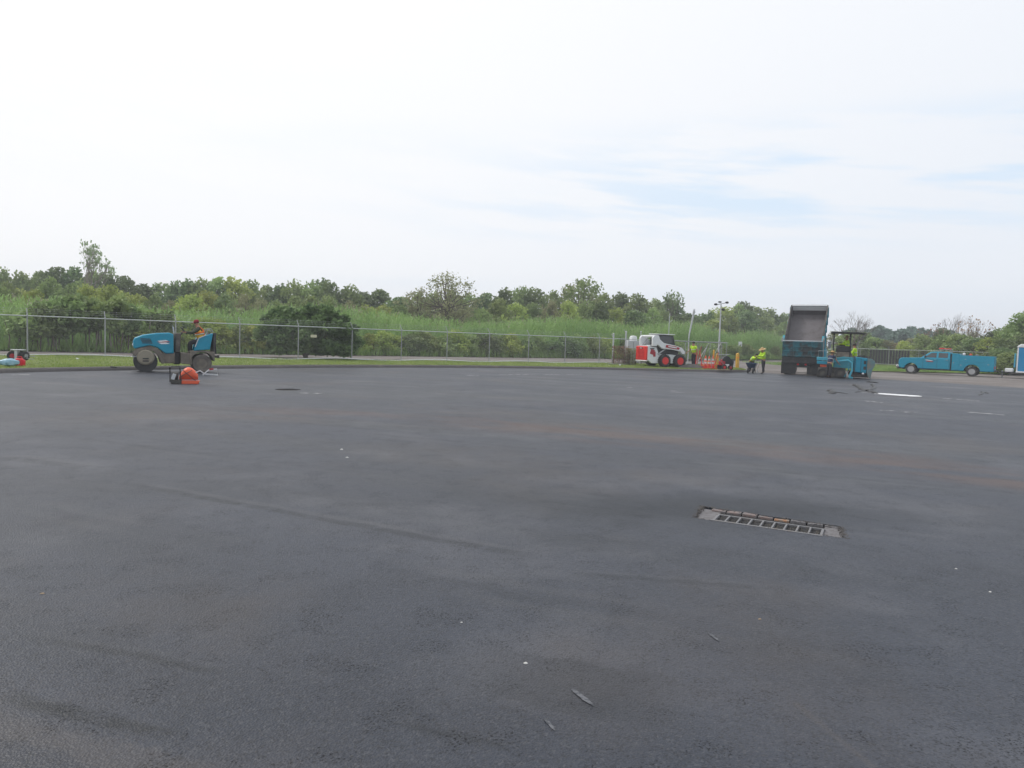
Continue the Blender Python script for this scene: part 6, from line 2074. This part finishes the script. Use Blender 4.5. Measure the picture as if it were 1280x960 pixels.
# leaning broken pole
q = at(859.5, 58, .2); hh = (hor(860) - 392) * 58 / FPX + EYE - .2
t = thing('leaning_pole', 'pale metal pole bent to the right above the gate frame', 'pole', q, 0)
b = MB(); b.tube([(0, 0, 0), (0, 0, hh * .52), (.03, 0, hh * .60), (.30, 0, hh)], [.045, .045, .06, .08], 8); b.build('pole', M['galv_pale'], t, smooth=True)
b = MB(); b.lathe([(.07, 0), (.11, .08), (.09, .30), (.04, .38)], (.32, 0, hh), 'Z', 10); b.build('pole_cap', M['galv_pale'], t, smooth=True)
for (px, d, yt_, lab) in ((781, 51.6, 415, 'white post standing tall just left of the grey cabinet'), (799.5, 52.5, 415, 'thin white post rising right of the grey cabinet'), (765.5, 50.8, 417.5, 'grey corner post left of the dry weeds')):
    q = at(px, d, .2); h_ = (hor(px) - yt_) * d / FPX + EYE - .2
    b = MB(); b.tube([(0, 0, -.2), (0, 0, h_)], .055 if px < 790 else .035, 8); b.lathe([(.07, h_), (.05, h_ + .05), (.001, h_ + .07)], axis='Z', n=8)
    tag(b.build('post', M['galv_pale'], None, loc=q, smooth=True), lab, 'post')
q = at(834.5, 80, .3); h_ = (hor(834) - 395) * 80 / FPX + EYE
b = MB(); b.tube([(0, 0, 0), (0, 0, h_ * .9), (.05, 0, h_)], [.05, .045, .03], 7); b.tube([(0, 0, h_ * .8), (.35, 0, h_ * .84)], .03, 5)
tag(b.build('dead_snag', M['galv_pale'], None, loc=q), 'pale dead snag poking out of the reeds above the skid steer cab', 'dead tree')
# grey electrical cabinet
q = at(789, 53.5, .22)
t = thing('electrical_cabinet', 'pale grey electrical cabinet with rounded cap behind the dry weeds', 'cabinet', q, R(15))
b = MB(); b.box((0, 0, .88), (.95, .6, 1.76)); b.build('housing', M['galv_pale'], t, bevel=.04)
b = MB(); b.box((0, 0, .04), (1.1, .75, .18)); b.build('plinth', M['concrete'], t)
b = MB(); b.lathe([(.28, 1.76), (.28, 2.0), (.22, 2.10), (.001, 2.13)], (.08, 0, 0), 'Z', 14); b.build('cap', M['white'], t, smooth=True)
b = MB(); b.box((-.02, -.305, .9), (.015, .01, 1.5)); b.box((.12, -.31, .95), (.03, .03, .14)); b.build('door_seam', M['black'], t)
# dry reddish weeds on the verge
rng = np.random.default_rng(31)
for (px, w_, h_, lab, m_) in ((776, 1.25, 1.35, 'dry brown weed clump with reddish tops left of the skid steer door', 'rust'), (788, .8, 1.2, 'thin grey-brown weed clump in front of the cabinet', 'olive')):
    q = at(px, 50.2, .2)
    t = thing('weed_clump', lab, 'weeds', q, 0)
    b = MB(); rr = random.Random(px)
    for k in range(60):
        x_, y_ = rr.uniform(-w_ / 2, w_ / 2), rr.uniform(-.25, .25)
        b.tube([(x_, y_, 0), (x_ + rr.uniform(-.1, .1), y_, h_ * rr.uniform(.7, 1.0))], [.010, .004], 3, cap=False)
    b.build('stems', M['bark'], t)
    C = np.stack([rng.uniform(-w_ / 2, w_ / 2, 900), rng.uniform(-.3, .3, 900), h_ * rng.random(900) ** .8], 1)
    V, F = leaf_quads(C, .05, rng); put(bpy.data.objects.new('leaves', np_mesh('leaves', V, F, L[m_])), t)
b = MB(); b.tube([(-1.3, 0, 0), (1.1, 0, 0)], .035, 6); q = at(778, 49.8, .26)
tag(b.build('steel_pipe', M['galv'], None, loc=q, rz=R(30)), 'grey steel pipe lying at the foot of the dry weeds', 'pipe')

# ---- things left on the verge at the far left
q = P(11, 458, .15)
t = thing('bag', 'pale blue plastic bag or bundle lying on the verge at the left edge', 'bag', (q.x, q.y, .16), R(25))
rr = random.Random(3)
vs, fs = [], []
for i in range(9):
    t_ = i / 8; r_ = .17 * math.sin(PI * min(.93, max(.10, t_))) ** .5
    for k in range(10):
        a = 2 * PI * k / 10; w_ = rr.uniform(.85, 1.12)
        vs.append((-.28 + .58 * t_, r_ * 1.1 * math.cos(a) * w_, max(-.01, .13 + r_ * .85 * math.sin(a) * w_)))
for i in range(8):
    for k in range(10): fs.append((i * 10 + k, i * 10 + (k + 1) % 10, (i + 1) * 10 + (k + 1) % 10, (i + 1) * 10 + k))
fs += [tuple(range(9, -1, -1)), tuple(range(80, 90))]
b = MB(); b.add(vs, fs); b.build('bag_body', M['bag'], t, smooth=True)
b = MB(); b.tube([(-.28, 0, .13), (-.37, .02, .16), (-.42, -.03, .11)], [.04, .03, .05], 6); b.build('bag_neck', M['navy_cloth'], t, smooth=True)
q = P(25, 457.5, .15)
t = thing('fuel_can', 'small red fuel can standing on the verge beside the pale blue bag', 'fuel can', (q.x, q.y, .15), R(20))
b = MB(); b.prism([(-.15, 0), (.15, 0), (.16, .20), (.08, .27), (-.12, .27), (-.16, .20)], -.09, .09); b.build('can_body', M['gas_red'], t, bevel=.03)
b = MB(); b.tube([(-.09, 0, .26), (-.08, 0, .33), (.05, 0, .33), (.07, 0, .26)], .016, 6); b.build('handle', M['gas_red'], t)
b = MB(); b.tube([(.12, 0, .24), (.20, 0, .33)], .02, 6); b.build('spout', M['black'], t)
b = MB(); b.lathe([(.001, -.095), (.04, -.094), (.04, -.09)], (0, 0, .14), 'Y', 10); b.build('emblem', M['decal_red'], t)
q = at(21.5, 26.2, .19)
t = thing('push_cart', 'tipped-up pale push cart showing two dark wheels behind the red can', 'cart', (q.x, q.y, .17), R(15))
for (x_, rz_) in ((-.16, .3), (.16, 1.2), (.27, 1.15)):
    w_ = wheel(t, (x_, 0, .30), .17, .08, .08, side=-1, n=20, rim_mat='decal_red' if x_ < 0 else 'galv'); w_.rotation_euler = (0, 0, rz_)
b = MB(); b.box((.02, .05, .52), (.42, .30, .03)); b.box((-.02, .06, .30), (.10, .26, .42)); b.build('tray', M['galv_pale'], t, bevel=.01)
b = MB(); b.tube([(.3, 0, .22), (.55, 0, .18)], .015, 6); b.tube([(.3, .1, .30), (.56, .1, .28)], .015, 6); b.tube([(-.3, .1, .06), (-.24, .1, .5)], .015, 6); b.build('handle', M['galv'], t)
# litter
q = P(97, 449.5, .2)
b = MB(); b.box((0, 0, .03), (.11, .07, .05), rot=(.2, .3, .4)); tag(b.build('paper_cup', M['white'], None, loc=q), 'scrap of white litter on the grass between the first two posts', 'litter')
q = P(775, 457.5, .17)
b = MB(); b.lathe([(.05, 0), (.06, .12), (.001, .13)], axis='Z', n=10); tag(b.build('paper_cup', M['white'], None, loc=q), 'white cup lying on the grass below the dry weeds', 'litter')
q = P(142, 459.8, .14)
b = MB(); b.box((0, 0, .03), (.22, .09, .05), rot=(0, .1, .2)); tag(b.build('glove', M['black'], None, bevel=.02, loc=q), 'dark glove dropped on the verge just left of the roller', 'glove')
HAZE = 0.0012

# ================================================================== AIR
hz = NT('haze_air')
hz.t.nodes.remove(hz.b)
pv = hz.n('ShaderNodeVolumePrincipled')
pv.inputs['Color'].default_value = (0.90, 0.94, 1.0, 1)
pv.inputs['Density'].default_value = HAZE
pv.inputs['Anisotropy'].default_value = 0.3
hz.l(pv.outputs[0], hz.out.inputs['Volume'])
b = MB(); b.box((0, 120, 9), (900, 500, 21))
air = b.build('haze', hz.m)
tag(air, 'thin pale summer haze in the air over the lot and trees', 'haze', kind='stuff')
